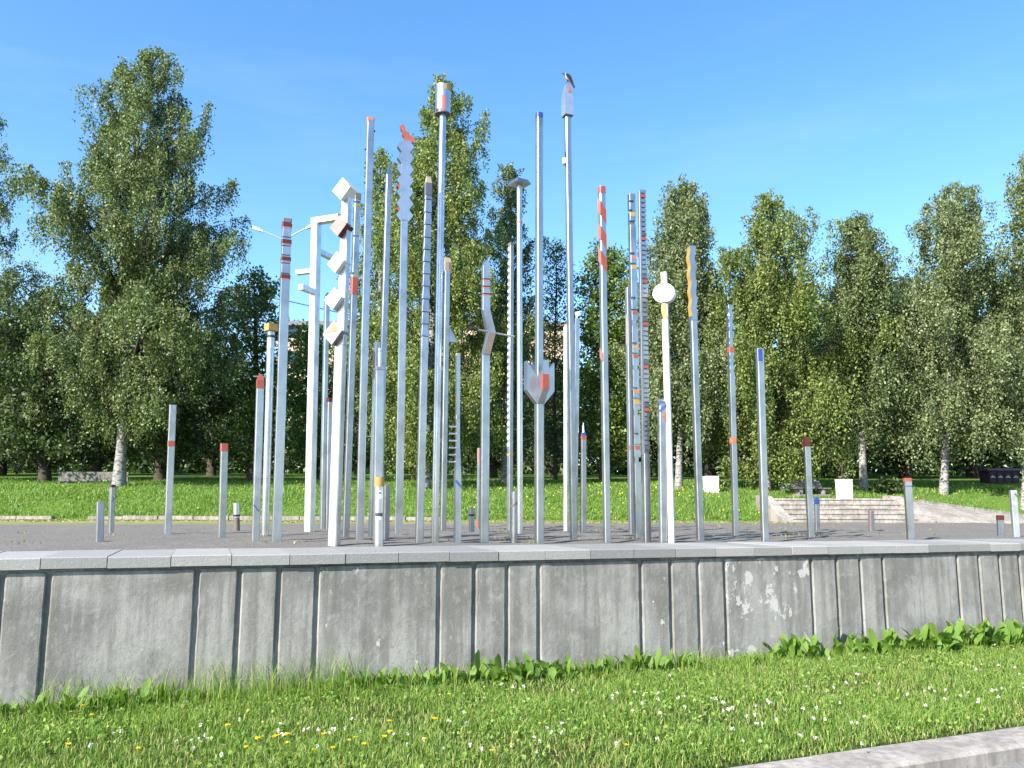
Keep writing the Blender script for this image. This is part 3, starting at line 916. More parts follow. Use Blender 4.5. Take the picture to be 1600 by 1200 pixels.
p = Pole('tall silver zigzag edged pole with a jagged red top plate', 623, 834, 634, 224, 12.5, 0.05)
p.shaft(345); h = p.w / 2
g = G(); n = 7; zt, zb = p.z(222), p.z(347); tw = p.px(14); nw = p.px(7)
L = [(-tw if i % 2 else -nw, zb + (zt - zb) * i / (2 * n)) for i in range(2 * n + 1)]
Rr = [(tw if i % 2 else nw, zb + (zt - zb) * i / (2 * n)) for i in range(2 * n + 1)]
for i in range(2 * n):
    g.prism_xz([(L[i][0], L[i][1]), (Rr[i][0], Rr[i][1]), (Rr[i + 1][0], Rr[i + 1][1]), (L[i + 1][0], L[i + 1][1])], -h, h)
p.part('zigzag_blade', g, 'steel')
zz_ = p.z
p.part('top_plate', G().prism_xz([(-p.px(2), zz_(222)), (p.px(13), zz_(223)), (p.px(15), zz_(216)), (p.px(6), zz_(211)), (p.px(5), zz_(207)), (p.px(0), zz_(206)), (-p.px(2), zz_(199)), (-p.px(5), zz_(194)), (-p.px(7), zz_(197)), (-p.px(11), zz_(199)), (-p.px(9), zz_(204)), (-p.px(6), zz_(207)), (-p.px(7), zz_(212)), (-p.px(3), zz_(216))], -h * 0.5, h * 0.5), 'red')
for i in (3, 1):
    zc_ = zb + (zt - zb) * (2 * i + 1) / (2 * n) - (zt - zb) / (2 * n)
    p.part('tooth', G().prism_xz([(-nw - 0.001, zc_ - p.px(6)), (-nw - 0.001, zc_ + p.px(6)), (-tw * 1.02, zc_ + p.px(1))], -h * 0.9, h * 0.9), 'red')
p = Pole('silver pole of stepped overlapping segments with a slate and tan top', 655, 848, 669.5, 277, 14, 0.18)
ys = [314, 334, 353, 373, 392, 411, 430, 449, 469, 489, 508, 527]
p.shaft(527); h = p.w / 2
for a, b in zip([307] + ys[:-1], ys):
    p.part('segment', G().ch(p.w * 1.06, p.w * 1.06, 0.005, p.z(b) + 0.010, p.z(a), w1=p.w * 0.88, d1=p.w * 0.88), 'steel')
    p.part('groove', G().ch(p.w * 0.80, p.w * 0.80, 0.004, p.z(b) - 0.004, p.z(b) + 0.0098), 'slate')  # slate colour paints in the shade under each overhanging segment
p.part('slate_block', G().ch(p.w * 0.98, p.w * 0.98, 0.005, p.z(307), p.z(287.5)), 'slate')
p.part('cap', G().ch(p.w, p.w, 0.005, p.z(287.3), p.z(280), w1=p.w * 0.7, d1=p.w * 0.7).ch(p.w * 0.7, p.w * 0.7, 0.004, p.z(280), p.z(277)), 'tan')
p = Pole('tallest round bright pole carrying a steel drum with yellow and red patches', 679.5, 847, 692.5, 135, 11.5, 0, mat='round_steel')
p.tube(178); rr = p.px(13)
p.part('drum', G().cyl(rr, p.z(178), p.z(135), n=32), 'round_steel', True)
p.part('drum_base', G().cyl(rr * 1.01, p.z(179.5), p.z(178), n=32), 'slate', True)
curved(p, 'yellow_patch', 135.5, 144, 10, 110, 'yellow', rr * 1.012)
curved(p, 'red_patch', 154, 177, -8, 24, 'pink_red', rr * 1.012)
curved(p, 'red_patch', 174, 178, -60, -8, 'dark_red', rr * 1.012)
p = Pole('pole with a triangular fin and a brown hooded top behind the drum pole', 692, 829, 699, 402, 11, 0.25)
p.shaft(424); h = p.w / 2
p.part('hood', G().prism_yz([(-h, p.z(424)), (h, p.z(424)), (h, p.z(402)), (h * 0.4, p.z(402)), (-h, p.z(410))], -h * 1.05, h * 1.35), 'tan')
p.part('hood_panel', G().box(h * 0.3, h * 1.37, -h * 1.02, -h * 0.9, p.z(423), p.z(412)), 'brown')  # brown plate on the lower right of the hood front
p.part('fin', G().prism_xz([(h - 0.004, p.z(534)), (h + p.px(15), p.z(534)), (h - 0.004, p.z(510))], -h * 0.8, h * 0.8), 'steel')
p = Pole('slim wavy pole with six ladder rungs on its left side', 714.5, 850, 715.5, 553, 12, 0.25)
h = p.w / 2; g = G()
sect = [(-0.05, 1), (p.z(745), 1), (p.z(725), 0.86), (p.z(705), 0.72), (p.z(690), 0.62), (p.z(640), 0.62), (p.z(600), 0.66), (p.z(555), 0.66)]
g.loft([[(x * q, y * q, z) for x, y in ((-h, -h), (h, -h), (h, h), (-h, h))] for z, q in sect])
p.part('shaft', g)
for y in (667, 678, 689, 700, 711, 722):
    p.part('rung', G().tube([(-h * 0.5, -h * 0.2, p.z(y)), (-h * 0.5 - p.px(12), -h * 0.2, p.z(y))], 0.011), 'bright_steel')
p.part('cap', G().ch(p.w * 0.7, p.w * 0.7, 0.004, p.z(556), p.z(552)), 'tan')
p.part('mark', G().box(-h * 0.66, -h * 0.3, -h * 0.67, -h * 0.6, p.z(628), p.z(621)), 'yellow')
p.part('collar', G().ch(p.w * 0.68, p.w * 0.68, 0.004, p.z(655), p.z(649)), 'dull_steel')
p.decal('blue_stripe', 751, -0.9, 761, 1.0, 0.03, 'ink_blue')
p = Pole('pole with an elbow bend, a thin cross rod and three red notches', 756.5, 848, 759.5, 408, 15, 0.18)
h = p.w / 2
p.shaft(555)
zz_ = p.z
p.part('elbow', G().prism_xz([(-h, zz_(555)), (h, zz_(555)), (h + p.px(9), zz_(520)), (h, zz_(486)), (-h, zz_(486)), (-h + p.px(8), zz_(520))], -h - 0.01, h), 'dull_steel')
p.part('elbow_face', G().prism_xz([(-h * 0.7, zz_(554)), (h * 0.98, zz_(555)), (h + p.px(8.7), zz_(521)), (-h + p.px(10), zz_(521))], -h - 0.016, -h + 0.01), 'brown')
p.part('upper_shaft', G().ch(p.w, p.w, 0.008, zz_(486), zz_(416)))
p.part('gable_top', G().prism_xz([(-h, zz_(416)), (h, zz_(416)), (h * 0.8, zz_(412)), (0, zz_(407)), (-h * 0.8, zz_(412))], -h, h))
for y in (437.5, 449, 460.5):
    p.band(y - 1.2, y + 1.2, 'dark_red', 'notch', 0.002); p.band(y + 1.2, y + 2.6, 'pink_red', 'notch_edge', 0.003)
p.part('cross_rod', G().tube([(-p.px(26), -h - 0.03, zz_(516.5)), (p.px(48), -h + 0.05, zz_(523.5))], 0.012), 'bright_steel')
p.part('rod_grip', G().tube([(-p.px(27), -h - 0.031, zz_(516.4)), (-p.px(15), -h - 0.021, zz_(517.6))], 0.024), 'black')
p = Pole('short mauve grey post with a black band near its top', 736.5, 831, 737, 793, 10, 0.3, 'post', 'metal_post', 'dull_steel')
p.shaft(); p.band(803.5, 806.5, 'black')
p = Pole('thin pole with a rusty red left side behind the elbow pole', 747.5, 827, 749, 700, 7, 0.5, mat='dull_steel')
p.shaft(); h = p.w / 2
p.part('red_face', G().box(-h - 0.004, -h + 0.003, -h * 0.8, h * 0.8, p.z(722), p.z(701)), 'pink_red')
p.part('red_face', G().box(-h - 0.004, -h + 0.003, -h * 0.8, h * 0.8, p.z(824), p.z(812)), 'red')
p = Pole('dark pole dotted with a column of round white studs', 796.5, 829, 798.5, 380, 10.5, 0.40, mat='dull_steel')
p.shaft(); h = p.w / 2
y = 390.0
while y < 705:
    zc_ = p.z(y); q = p.px(3.1)
    g = G(); n = 8
    g.loft([[(-h * 0.99, q * f * math.cos(2 * math.pi * i / n), zc_ + q * f * 1.2 * math.sin(2 * math.pi * i / n)) for i in range(n)] for f in (1,)] + [[(-h - 0.012, 0.75 * q * math.cos(2 * math.pi * i / n), zc_ + 0.9 * q * math.sin(2 * math.pi * i / n)) for i in range(n)]])
    p.part('stud', g, 'white'); y += 10.9
p.band(709, 712, 'yellow'); p.band(380, 384, 'brown', 'cap')
p = Pole('knee high round post with a brown diagonal stripe beside the studded pole', 803, 847, 803.5, 768, 10, 0, 'post', 'metal_post')
p.tube(); g = G(); r_ = p.w * 0.515
for i in range(8):
    a = math.radians(-85 + 170 * i / 7)
g.loft([[(r_ * f * math.sin(a), -r_ * f * math.cos(a), p.z(793 - 8 * (0.5 + a / math.pi)) + dz) for f, dz in ((0.95, -p.px(2)), (1, -p.px(2)), (1, p.px(2)), (0.95, p.px(2)))] for a in [math.radians(-85 + 170 * i / 9) for i in range(10)]])
p.part('stripe', g, 'brown')
p = Pole('round pole carrying a flat square plate seen from below', 812.5, 834, 811.5, 276, 9.5, 0, mat='round_steel')
p.tube(288); p.ring(346.5, 349.5, 'orange', p.w * 0.53)
hw = p.px(14.5); g = G().ch(hw * 2, hw * 2, 0.01, p.z(289), p.z(282.5), w1=hw * 1.55, d1=hw * 1.55)
a = math.radians(33); g.v = [(x * math.cos(a) - y * math.sin(a), x * math.sin(a) + y * math.cos(a), z) for x, y, z in g.v]
p.part('top_plate', g, 'steel')
p = Pole('tall blue capped pole with a feathered tulip collar and orange block', 842.5, 848, 842.5, 177, 15, 0.32)
h = p.w / 2
p.shaft(630, None, p.w * 1.12)
p.part('upper_shaft', G().ch(p.w, p.w, 0.010, p.z(630), p.z(185), w1=p.w * 0.92, d1=p.w * 0.92))
p.part('cap', G().ch(p.w * 0.94, p.w * 0.94, 0.008, p.z(185.2), p.z(177)), 'blue')
zz_ = p.z; o_ = p.px(19)
def petal(ax, sg):
    a0, a1 = h * 0.8, h + o_
    poly = [(a0 * sg, zz_(634)), (a1 * sg, zz_(611)), (a1 * sg, zz_(566)), ((a0 + (a1 - a0) * 0.5) * sg, zz_(578)), (a0 * sg, zz_(590))]
    if sg < 0: poly = poly[::-1]
    g = G()
    if ax == 'x': g.prism_xz(poly, -h * 0.98, h * 0.98)
    else: g.prism_yz(poly, -h * 0.98, h * 0.98)
    return p.part('feather', g, 'steel')
for ax in 'xy':
    for sg in (-1, 1): petal(ax, sg)
p.part('orange_block', G().box(-h * 0.99, h * 0.99, -h - o_ - 0.01, -h - o_ * 0.6, zz_(611.5), zz_(588)), 'red')
p = Pole('bright white lit pole standing just left of the bird pole', 884.5, 829, 884.5, 508, 9, -0.3, mat='bright_steel')
p.shaft(512); p.part('cap', G().ch(p.w, p.w, 0.004, p.z(512), p.z(507), w1=p.w * 0.5, d1=p.w * 0.5), 'pink_red')
p = Pole('tallest square pole with a gabled birdhouse head and red triangle', 896.5, 843, 886, 131, 12.5, 0.32)
bird_pole = p
p.shaft(181); h = p.w / 2; zz_ = p.z; H_ = p.px(9.6) * p.k
hh = 9.6 * p.m * p.k * 1.05
head_u = 0.0
g = G().prism_xz([(-hh, zz_(181)), (hh, zz_(181)), (hh, zz_(152)), (0.012, zz_(131)), (-0.012, zz_(131)), (-hh, zz_(152))], -hh, hh)
p.part('gabled_head', g, 'bright_steel')
p.part('red_triangle', G().prism_xz([(-hh * 0.30, zz_(147)), (hh * 0.72, zz_(147)), (0.02, zz_(133))], -hh - 0.004, -hh + 0.004), 'pink_red')
p.part('head_base', G().box(-hh * 0.98, hh * 0.98, -hh * 0.98, hh * 0.98, zz_(182.5), zz_(181.02)), 'slate')
p.part('slot', G().box(-h - 0.003, -h + 0.004, -h * 0.5, h * 0.5, zz_(245), zz_(238)), 'black')  # raised black plate painted in for the dark inside of a hole
p.part('ball', G().cyl(0.03, zz_(257), zz_(249), cx=-h - 0.02, cy=-h * 0.3), 'white')
p.part('ball_foot', G().cyl(0.024, zz_(259), zz_(257), cx=-h - 0.02, cy=-h * 0.3), 'orange')
p = Pole('thin pole with a small white triangular tip just right of the bird pole', 898, 833, 902, 487, 9, 0.2)
p.shaft(498); h = p.w / 2
p.part('tip', G().prism_xz([(-h * 0.3, p.z(498)), (h, p.z(490)), (h * 1.5, p.z(486)), (-h, p.z(488))], -h * 0.5, h * 0.5), 'white')
p = Pole('waist high post with a needle spike over a red band', 911.5, 833, 911.5, 662, 10, 0.25, 'post', 'metal_post', 'dull_steel')
p.shaft(686); h = p.w / 2; p.band(681, 686.5, 'red', 'band', 0.006); p.band(676, 681, 'blue', 'collar', -0.002)
p.part('spike', G().cyl(h * 0.62, p.z(676), p.z(660), 0.002, 10), 'bright_steel')
p = Pole('pole wound with orange red spiral stripes like a barber pole', 948.5, 847, 940, 292, 13.5, 0.33)
p.shaft(292); h = p.w / 2
p.band(292.5, 303, 'red', 'cap', 0.003)
def spiral(y, hgt=22):
    # painted stripe: falls to the right across the left face and on across the front face
    e = 0.004; s_ = p.px(7)
    z0 = p.z(y + hgt); z1 = p.z(y)
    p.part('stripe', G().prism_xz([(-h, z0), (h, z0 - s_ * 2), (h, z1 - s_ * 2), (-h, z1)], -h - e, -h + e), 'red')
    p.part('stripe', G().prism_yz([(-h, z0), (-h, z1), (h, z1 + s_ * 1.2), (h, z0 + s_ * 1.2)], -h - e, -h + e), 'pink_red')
for y in (316, 355, 393): spiral(y)
p.part('patch', G().prism_yz([(-h, p.z(566)), (-h, p.z(552)), (h, p.z(543)), (h, p.z(558))], -h - 0.004, -h + 0.004), 'pink_red')
p = Pole('weathered pole standing behind the perforated pole, brown at one edge', 987, 833, 981, 450, 11, 0.4, mat='dull_steel')
p.shaft(); h = p.w / 2
p.part('edge_strip', G().box(-h - 0.004, -h + 0.003, -h * 0.9, h * 0.2, p.z(540), p.z(492)), 'tan')
p.part('mark', G().box(-h - 0.004, -h + 0.003, -h * 0.9, h * 0.2, p.z(703), p.z(696)), 'red')
p = Pole('perforated pole with dark slots and small red and yellow inserts', 997.5, 841, 986.5, 304, 13.5, 0.28)
h = p.w / 2
slots = [(315, 318, 'corner', .5), (346, 353, 'front', .5), (329, 333, 'left', .4), (396, 400, 'corner', .5), (412, 416, 'front', .4), (465, 470, 'corner', .5), (484, 487, 'front', .45), (501, 510, 'right', .3),
         (536, 540, 'corner', .4), (552, 555, 'front', .5), (572, 578, 'right', .3), (606, 609, 'corner', .5), (622, 625, 'front', .4), (641, 650, 'right', .4), (677, 680, 'corner', .5), (694, 697, 'front', .4), (714, 722, 'right', .4)]
p.notched(slots)
for ya, yb, mt in ((333, 340, 'yellow'), (401, 406, 'pink_red'), (416, 422, 'yellow'), (487, 492, 'red'), (540, 545, 'yellow'), (555, 560, 'red'), (610, 615, 'orange'), (625, 632, 'yellow'), (697, 703, 'red')):
    p.part('insert', G().box(-h * 0.85, h * 0.8, -h - 0.005, -h + 0.01, p.z(yb), p.z(ya)), mt)
p = Pole('ribbed pole with dozens of stacked fins and scattered red ones', 1011, 847, 1002.5, 298, 14, 0.34)
h = p.w / 2
p.part('core', G().ch(p.w, p.w * 0.66, 0.006, -0.05, p.h - 0.01, cy=p.w * 0.17).box(-h, -h * 0.72, -h, -h * 0.3, p.z(709), p.z(299)), 'dull_steel')  # core in darker steel: shade between the fins put into the colour
p.part('lower_shaft', G().ch(p.w * 1.004, p.w * 1.004, 0.008, -0.05, p.z(709)))
y = 298.0; i = 0
while y < 704:
    mt = 'red' if i % 9 == 1 else ('slate' if i % 9 == 0 and i else 'steel')
    hgt = 4.9
    p.part('fin', G().box(-h * 0.70, h * 1.01, -h, -h * 0.33, p.z(y + hgt), p.z(y)), mt); y += 7.6 if i % 3 else 7.0; i += 1
p = Pole('waist high post with a curved top and blue and red paint strokes', 1036, 848, 1033.5, 622, 14, 0.3, mat='steel')
h = p.w / 2
p.shaft(634)
p.part('curved_top', G().prism_yz([(-h, p.z(634)), (h, p.z(634)), (h, p.z(622)), (h * 0.2, p.z(623)), (-h * 0.6, p.z(627)), (-h, p.z(631))], -h * 0.995, h * 0.995))
p.decal('blue_stroke', 644, -0.9, 633, 0.9, 0.035, 'ink_blue')
p.part('red_patch', G().prism_xz([(-h * 0.2, p.z(651)), (h * 0.9, p.z(659)), (h * 0.9, p.z(642))], -h - 0.003, -h + 0.004), 'orange')
p = Pole('white painted pole with a white disc head and yellow crescent collar', 1049.5, 848, 1037.5, 426, 11.5, -0.2, mat='white')
h = p.w / 2; zz_ = p.z
p.shaft(499)
p.part('neck', G().ch(p.w * 0.95, p.w * 0.95, 0.006, zz_(445), zz_(426)), 'white')
n = 20; rx, rz = p.px(18), p.px(16.5); zc_ = zz_(459)
poly = [(rx * math.cos(2 * math.pi * i / n), zc_ + rz * math.sin(2 * math.pi * i / n)) for i in range(n)]
poly = [(x, min(max(z, zc_ - rz * 0.93), zc_ + rz * 0.93)) for x, z in poly]
p.part('disc', G().prism_xz(poly, -h * 1.5, h * 1.5), 'white')
p.part('link_block', G().ch(p.w * 0.75, p.w * 0.75, 0.006, zz_(500), zz_(474), cx=h * 0.4), 'dull_steel')
poly = []
for i in range(9):
    t = i / 8; zq = zz_(474 + 25 * t); poly.append((-h * (0.85 + 0.5 * math.sin(math.pi * t)) + h * 0.55 * t, zq))
poly2 = [(x + p.w * 0.80 - 0.1 * p.w * abs(2 * i / 8 - 1), z) for i, (x, z) in enumerate(poly)]
p.part('crescent', G().prism_xz(poly + poly2[::-1], -h * 1.06, h * 0.4), 'yellow')
p = Pole('pole with a wavy yellow left edge near its top', 1094, 842, 1079.5, 385, 13.5, 0.34)
h = p.w / 2; zz_ = p.z
p.shaft(500)
g = G(); N = 36; rings = []
for i in range(N + 1):
    t = i / N; y = 502 - 117 * t; off = h * 0.22 * math.sin(t * 4.5 * 2 * math.pi) * min(1, t * 5)
    rings.append([(-h + off, -h, zz_(y)), (h + off, -h, zz_(y)), (h + off, h, zz_(y)), (-h + off, h, zz_(y))])
g.loft(rings); p.part('wavy_shaft', g, 'steel')
g = G(); rings = []
for i in range(N + 1):
    t = i / N; y = 495 - 108 * t; tt = (502 - y) / 117; off = h * 0.22 * math.sin(tt * 4.5 * 2 * math.pi) * min(1, tt * 5)
    rings.append([(-h + off - 0.005, -h * 1.02, zz_(y)), (-h + off + 0.004, -h * 1.02, zz_(y)), (-h + off + 0.004, h * 0.98, zz_(y)), (-h + off - 0.005, h * 0.98, zz_(y))])
g.loft(rings); p.part('yellow_edge', g, 'yellow')
p = Pole('pole with square teeth cut into its right edge and red blocks', 1149.5, 837, 1140, 477, 11.5, 0.34)
h = p.w / 2
p.notched([(y, y + 6, 'right', .28) for y in (483, 499, 512, 529, 538, 556, 566, 578)])
p.band(543, 551, 'red', 'block', 0.005); p.band(684, 693, 'orange', 'patch', 0.002)
p.part('stud', G().cyl(0.02, p.z(495), p.z(492), cx=-h * 0.9, cy=-h), 'white')
p = Pole('silver pole with a blue painted face at its top', 1195.5, 846, 1186.5, 545, 14, 0.32)
p.shaft(); h = p.w / 2
p.part('blue_face', G().box(-h * 0.9, h * 0.45, -h - 0.004, -h + 0.004, p.z(565), p.z(546)), 'blue')
p = Pole('pole with a slanted dark red chisel top in front of the steps', 1267, 839, 1260, 683, 11.5, 0.3)
h = p.w / 2; p.shaft(698)
p.part('chisel_top', G().prism_xz([(-h, p.z(698)), (h, p.z(698)), (h * 0.9, p.z(690)), (-h * 0.3, p.z(683)), (-h, p.z(684))], -h, h), 'dark_red')
p = Pole('low post with a blue top right beside the chisel topped pole', 1277, 828, 1276, 776, 8.5, 0.3, 'post', 'metal_post', 'dull_steel')
p.shaft(788); h = p.w / 2
p.part('blue_top', G().prism_xz([(-h, p.z(788)), (h, p.z(788)), (h, p.z(781)), (0, p.z(776)), (-h, p.z(779))], -h, h), 'blue')
p = Pole('low brownish post alone in front of the stone steps', 1361.5, 829, 1361, 798, 10, 0.4, 'post', 'metal_post', 'dull_steel')
p.shaft(); h = p.w / 2
p.part('brown_face', G().box(-h - 0.003, -h + 0.003, -h * 0.9, h * 0.9, p.z(828), p.z(799)), 'brown')
p = Pole('grey post with a red orange cap near the right end', 1423.5, 842, 1417.5, 747, 13.5, 0.25, 'post', 'metal_post')
p.shaft(752); p.band(747, 752.5, 'red', 'cap', 0.002); p.band(759, 761, 'slate', 'groove', -0.002 + 0.003)
p = Pole('low dull post with a reddish top close to the right frame edge', 1564, 838, 1562.5, 805, 11, 0.25, 'post', 'metal_post', 'dull_steel')
p.shaft(812); p.band(805, 812.5, 'dark_red', 'cap')
p = Pole('bright waist high post with white paint spots at the far right', 1588, 840, 1582.5, 766, 12, 0.3, 'post', 'metal_post', 'bright_steel')
p.shaft(); h = p.w / 2; p.decal('paint_spot', 784, -0.6, 788, 0.2, 0.03, 'white'); p.decal('paint_spot', 771, 0.2, 776, 0.8, 0.02, 'slate')

# ------------------------------------------------------------------ crow on the gabled head
p = bird_pole
top = at(886, 131, p.Y)
m_ = (top - EYE).dot(_f) / F_PX
crow = empty('crow', top, 0)
tag(crow, 'grey and black crow perched on the gabled head of the tallest square pole', 'bird')
def C(px_, py_): return ((px_ - 886) * m_, (131 - py_) * m_)
spine = [(892.5, 128, 0.8), (890.5, 125.5, 2.4), (888.8, 123.5, 3.5), (887, 121, 3.9), (885.5, 118.8, 3.5), (884.3, 117, 2.5), (883.2, 115.3, 2.0), (882.0, 113.8, 2.2), (880.8, 112.8, 1.8), (879.8, 112.6, 0.9)]
g = G(); rings = []
for i, (a, b, r_) in enumerate(spine):
    x, z = C(a, b); a2, b2, _ = spine[min(i + 1, len(spine) - 1)]; a1, b1, _ = spine[max(i - 1, 0)]
    t = Vector((a2 - a1, 0, -(b2 - b1))).normalized(); nrm = Vector((-t.z, 0, t.x))
    rings.append([Vector((x, 0, z)) + nrm * (r_ * m_ * math.cos(2 * math.pi * k / 12)) + Vector((0, 1, 0)) * (r_ * m_ * 0.85 * math.sin(2 * math.pi * k / 12)) for k in range(12)])
g.loft(rings)
me = g.mesh('body', True); me.materials.append(M['crow_grey']); me.materials.append(M['crow_black'])
for pl in me.polygons:
    if pl.center.x < C(882.6, 0)[0]: pl.material_index = 1
link('body', me, None, crow)
bx_, bz_ = C(880, 112.7); ex_, ez_ = C(876.6, 113.6)
G().loft([[(bx_, y, bz_ + z) for y, z in ((-0.008, -0.008), (0.008, -0.008), (0.006, 0.008), (-0.006, 0.008))], [(ex_, y, ez_ + z) for y, z in ((-0.002, -0.002), (0.002, -0.002), (0.002, 0.002), (-0.002, 0.002))]]).build('beak', M['crow_black'], crow)
for sg in (-1, 1):
    g = G(); rr = []
    for a, b, wd in ((884.6, 116.0, 1.4), (887.2, 118.2, 3.6), (890.3, 122.3, 3.6), (893.5, 127, 1.8), (896.2, 132, 0.5)):
        x, z = C(a, b); o_ = sg * 3.0 * m_ * (1 if b < 124 else 0.6)
        rr.append([(x - wd * m_ * 0.5, o_ - 0.008, z - wd * m_ * 0.7), (x - wd * m_ * 0.5, o_ + 0.008, z - wd * m_ * 0.7), (x + wd * m_ * 0.6, o_ * 0.75 + 0.008, z + wd * m_ * 0.6), (x + wd * m_ * 0.6, o_ * 0.75 - 0.008, z + wd * m_ * 0.6)])
    g.loft(rr); g.build('wing', M['crow_black'], crow, True)
    fx, fz = C(886.6 + sg * 0.7, 131)
    G().tube([(C(887, 124)[0], sg * 0.014, C(0, 124)[1]), (fx, sg * 0.012, fz + 0.004)], 0.006).tube([(fx - 0.018, sg * 0.012, fz), (fx + 0.012, sg * 0.012, fz)], 0.004).build('leg', M['crow_black'], crow)
x0, z0 = C(891, 126); x1, z1 = C(897.5, 137)
G().loft([[(x0, -0.02, z0 - 0.006), (x0, 0.02, z0 - 0.006), (x0 + 0.008, 0.02, z0 + 0.006), (x0 + 0.008, -0.02, z0 + 0.006)], [(x1, -0.03, z1 - 0.003), (x1, 0.03, z1 - 0.003), (x1 + 0.006, 0.03, z1 + 0.003), (x1 + 0.006, -0.03, z1 + 0.003)]]).build('tail', M['crow_black'], crow)

# ------------------------------------------------------------------ benches, bins, shed
def bench_left():
    b = lawn_hit(150, 756); Y = b.y
    xa, xb = at(92, 740, Y).x, at(209, 740, Y).x
    m_ = Y / F_PX
    r = empty('park_bench', ((xa + xb) / 2, Y, b.z)); tag(r, 'long pale plank bench seen from behind beside the leaning birch trunk', 'bench')
    L = (xb - xa) / 2
    for k in range(3):
        z0 = 0.10 + k * 0.135
        G().box(-L, L * 0.86, -0.02, 0.03, z0, z0 + 0.125).build('back_plank', M['bench_wood'], r)
    for k in range(3):
        G().box(-L - 0.08, L, 0.06 + k * 0.17, 0.06 + k * 0.17 + 0.155, 0.04, 0.085).build('seat_plank', M['bench_wood'], r)
    for x in (-L * 0.8, 0, L * 0.75):
        G().box(x - 0.06, x + 0.06, 0.04, 0.55, -0.25, 0.038).build('foot', M['dark_concrete'], r)
        G().box(x - 0.03, x + 0.03, 0.031, 0.058, 0.0, 0.48).build('back_support', M['dark_concrete'], r)
bench_left()
def bench_right():
    b = lawn_hit(1266, 774); Y = b.y
    xa, xb = at(1233, 760, Y).x, at(1296, 760, Y).x
    r = empty('park_bench', ((xa + xb) / 2, Y, b.z), math.radians(8)); tag(r, 'grey slatted bench at the top of the stone steps', 'bench')
    L = (xb - xa) / 2
    for k in range(4):
        y0 = -0.25 + k * 0.11
        G().box(-L * 0.85, L, y0, y0 + 0.095, 0.24, 0.275).build('seat_slat', M['bench_wood'], r)
    for k in range(3):
        z0 = 0.29 + k * 0.09; y0 = 0.22 + k * 0.05
        G().box(-L, L * 0.8, y0, y0 + 0.03, z0, z0 + 0.08).build('back_slat', M['bench_wood'], r)
    for x in (-L * 0.55, L * 0.6):
        G().box(x - 0.06, x + 0.06, -0.2, 0.2, -0.2, 0.238).build('foot', M['dark_concrete'], r)
        G().prism_yz([(0.2, 0.0), (0.26, 0.0), (0.42, 0.58), (0.38, 0.58)], x - 0.025, x + 0.025).build('back_support', M['dark_concrete'], r)
    G().box(-L * 0.9, L * 0.9, -0.22, 0.24, -0.3, 0.03).build('plinth', M['kerb_stone'], r)
bench_right()
def bin_(px0, px1, pyt, pyb, label, on=None):
    b = lawn_hit((px0 + px1) / 2, pyb) if on is None else on
    Y = b.y; w = at(px1, pyb, Y).x - at(px0, pyb, Y).x; h = at(px0, pyt, Y).z - b.z
    r = empty('litter_bin', b, math.radians(6)); tag(r, label, 'bin', 'white litter bins')
    c = w / 2
    g = G().ch(w * 0.95, w * 0.9, 0.03, -0.1, h * 0.95, w1=w, d1=w * 0.95)
    g.build('body', M['bin_white'], r)
    G().ch(w * 1.03, w * 0.98, 0.03, h * 0.95, h).build('rim', M['bin_white'], r)
    G().ch(w * 0.8, w * 0.75, 0.02, h - 0.002, h + 0.004).build('opening', M['black'], r)
bin_(1101, 1122, 744, 769, 'white box litter bin standing alone on the lawn left of the steps')
b_ = at(1320, 779, 29.2); bin_(1310, 1330.5, 749, 779, 'white box litter bin at the top of the stone steps', Vector((b_.x, 29.2, 1.93)))
b_ = lawn_hit(1224, 766)
r = empty('stone_planter', b_); tag(r, 'small pale grey block beside the slatted bench', 'planter')
G().ch(0.26, 0.26, 0.02, -0.1, 0.22, w1=0.3, d1=0.3).build('body', M['pale_grey'], r)
b_ = lawn_hit(1560, 757); Y = b_.y; xa, xb = at(1544, 740, Y).x, at(1592, 740, Y).x; h_ = at(1560, 732, Y).z - b_.z
shed = empty('garden_shed', ((xa + xb) / 2, Y, b_.z)); tag(shed, 'low dark maroon panelled shed in deep shade under the trees', 'shed')
L = (xb - xa) / 2
G().box(-L, L, 0, 0.7, -0.3, h_ * 0.86).build('body', M['maroon'], shed)
G().prism_yz([(-0.15, h_ * 0.862), (0.8, h_ * 0.862), (0.8, h_ * 0.95), (-0.15, h_)], -L - 0.1, L + 0.1).build('roof', M['slate'], shed)
for k in range(4):
    x = -L + (k + 0.5) * L / 2
    G().box(x - L * 0.2, x + L * 0.2, -0.035, 0.01, 0.08, h_ * 0.78).build('panel', M['maroon'], shed)
    G().prism_xz([(x - 0.12, h_ * 0.42), (x + 0.12, h_ * 0.42), (x, h_ * 0.58)], -0.05, -0.03).build('vent', M['pale_grey'], shed)
# ------------------------------------------------------------------ trees
def tubes_np(paths, radii, n=5):
    """paths: list of (k,3) arrays -> verts, quads"""
    V = []; Q = []; off = 0
    for P_, R_ in zip(paths, radii):
        P_ = np.asarray(P_, float); k = len(P_)
        T = np.gradient(P_, axis=0); T /= np.linalg.norm(T, axis=1, keepdims=True) + 1e-9
        ref = np.where(np.abs(T[:, 2:3]) > 0.9, np.array([[1., 0, 0]]), np.array([[0, 0, 1.]]))
        A = np.cross(T, ref); A /= np.linalg.norm(A, axis=1, keepdims=True) + 1e-9
        B = np.cross(T, A)
        an = np.arange(n) * 2 * math.pi / n
        ring = P_[:, None, :] + (A[:, None, :] * np.cos(an)[None, :, None] + B[:, None, :] * np.sin(an)[None, :, None]) * np.asarray(R_)[:, None, None]
        V.append(ring.reshape(-1, 3))
        i = np.arange(n); j = (i + 1) % n
        for a in range(k - 1):
            Q.append(np.stack([a * n + i, a * n + j, (a + 1) * n + j, (a + 1) * n + i], 1) + off)
        off += k * n
    return np.concatenate(V), np.concatenate(Q)

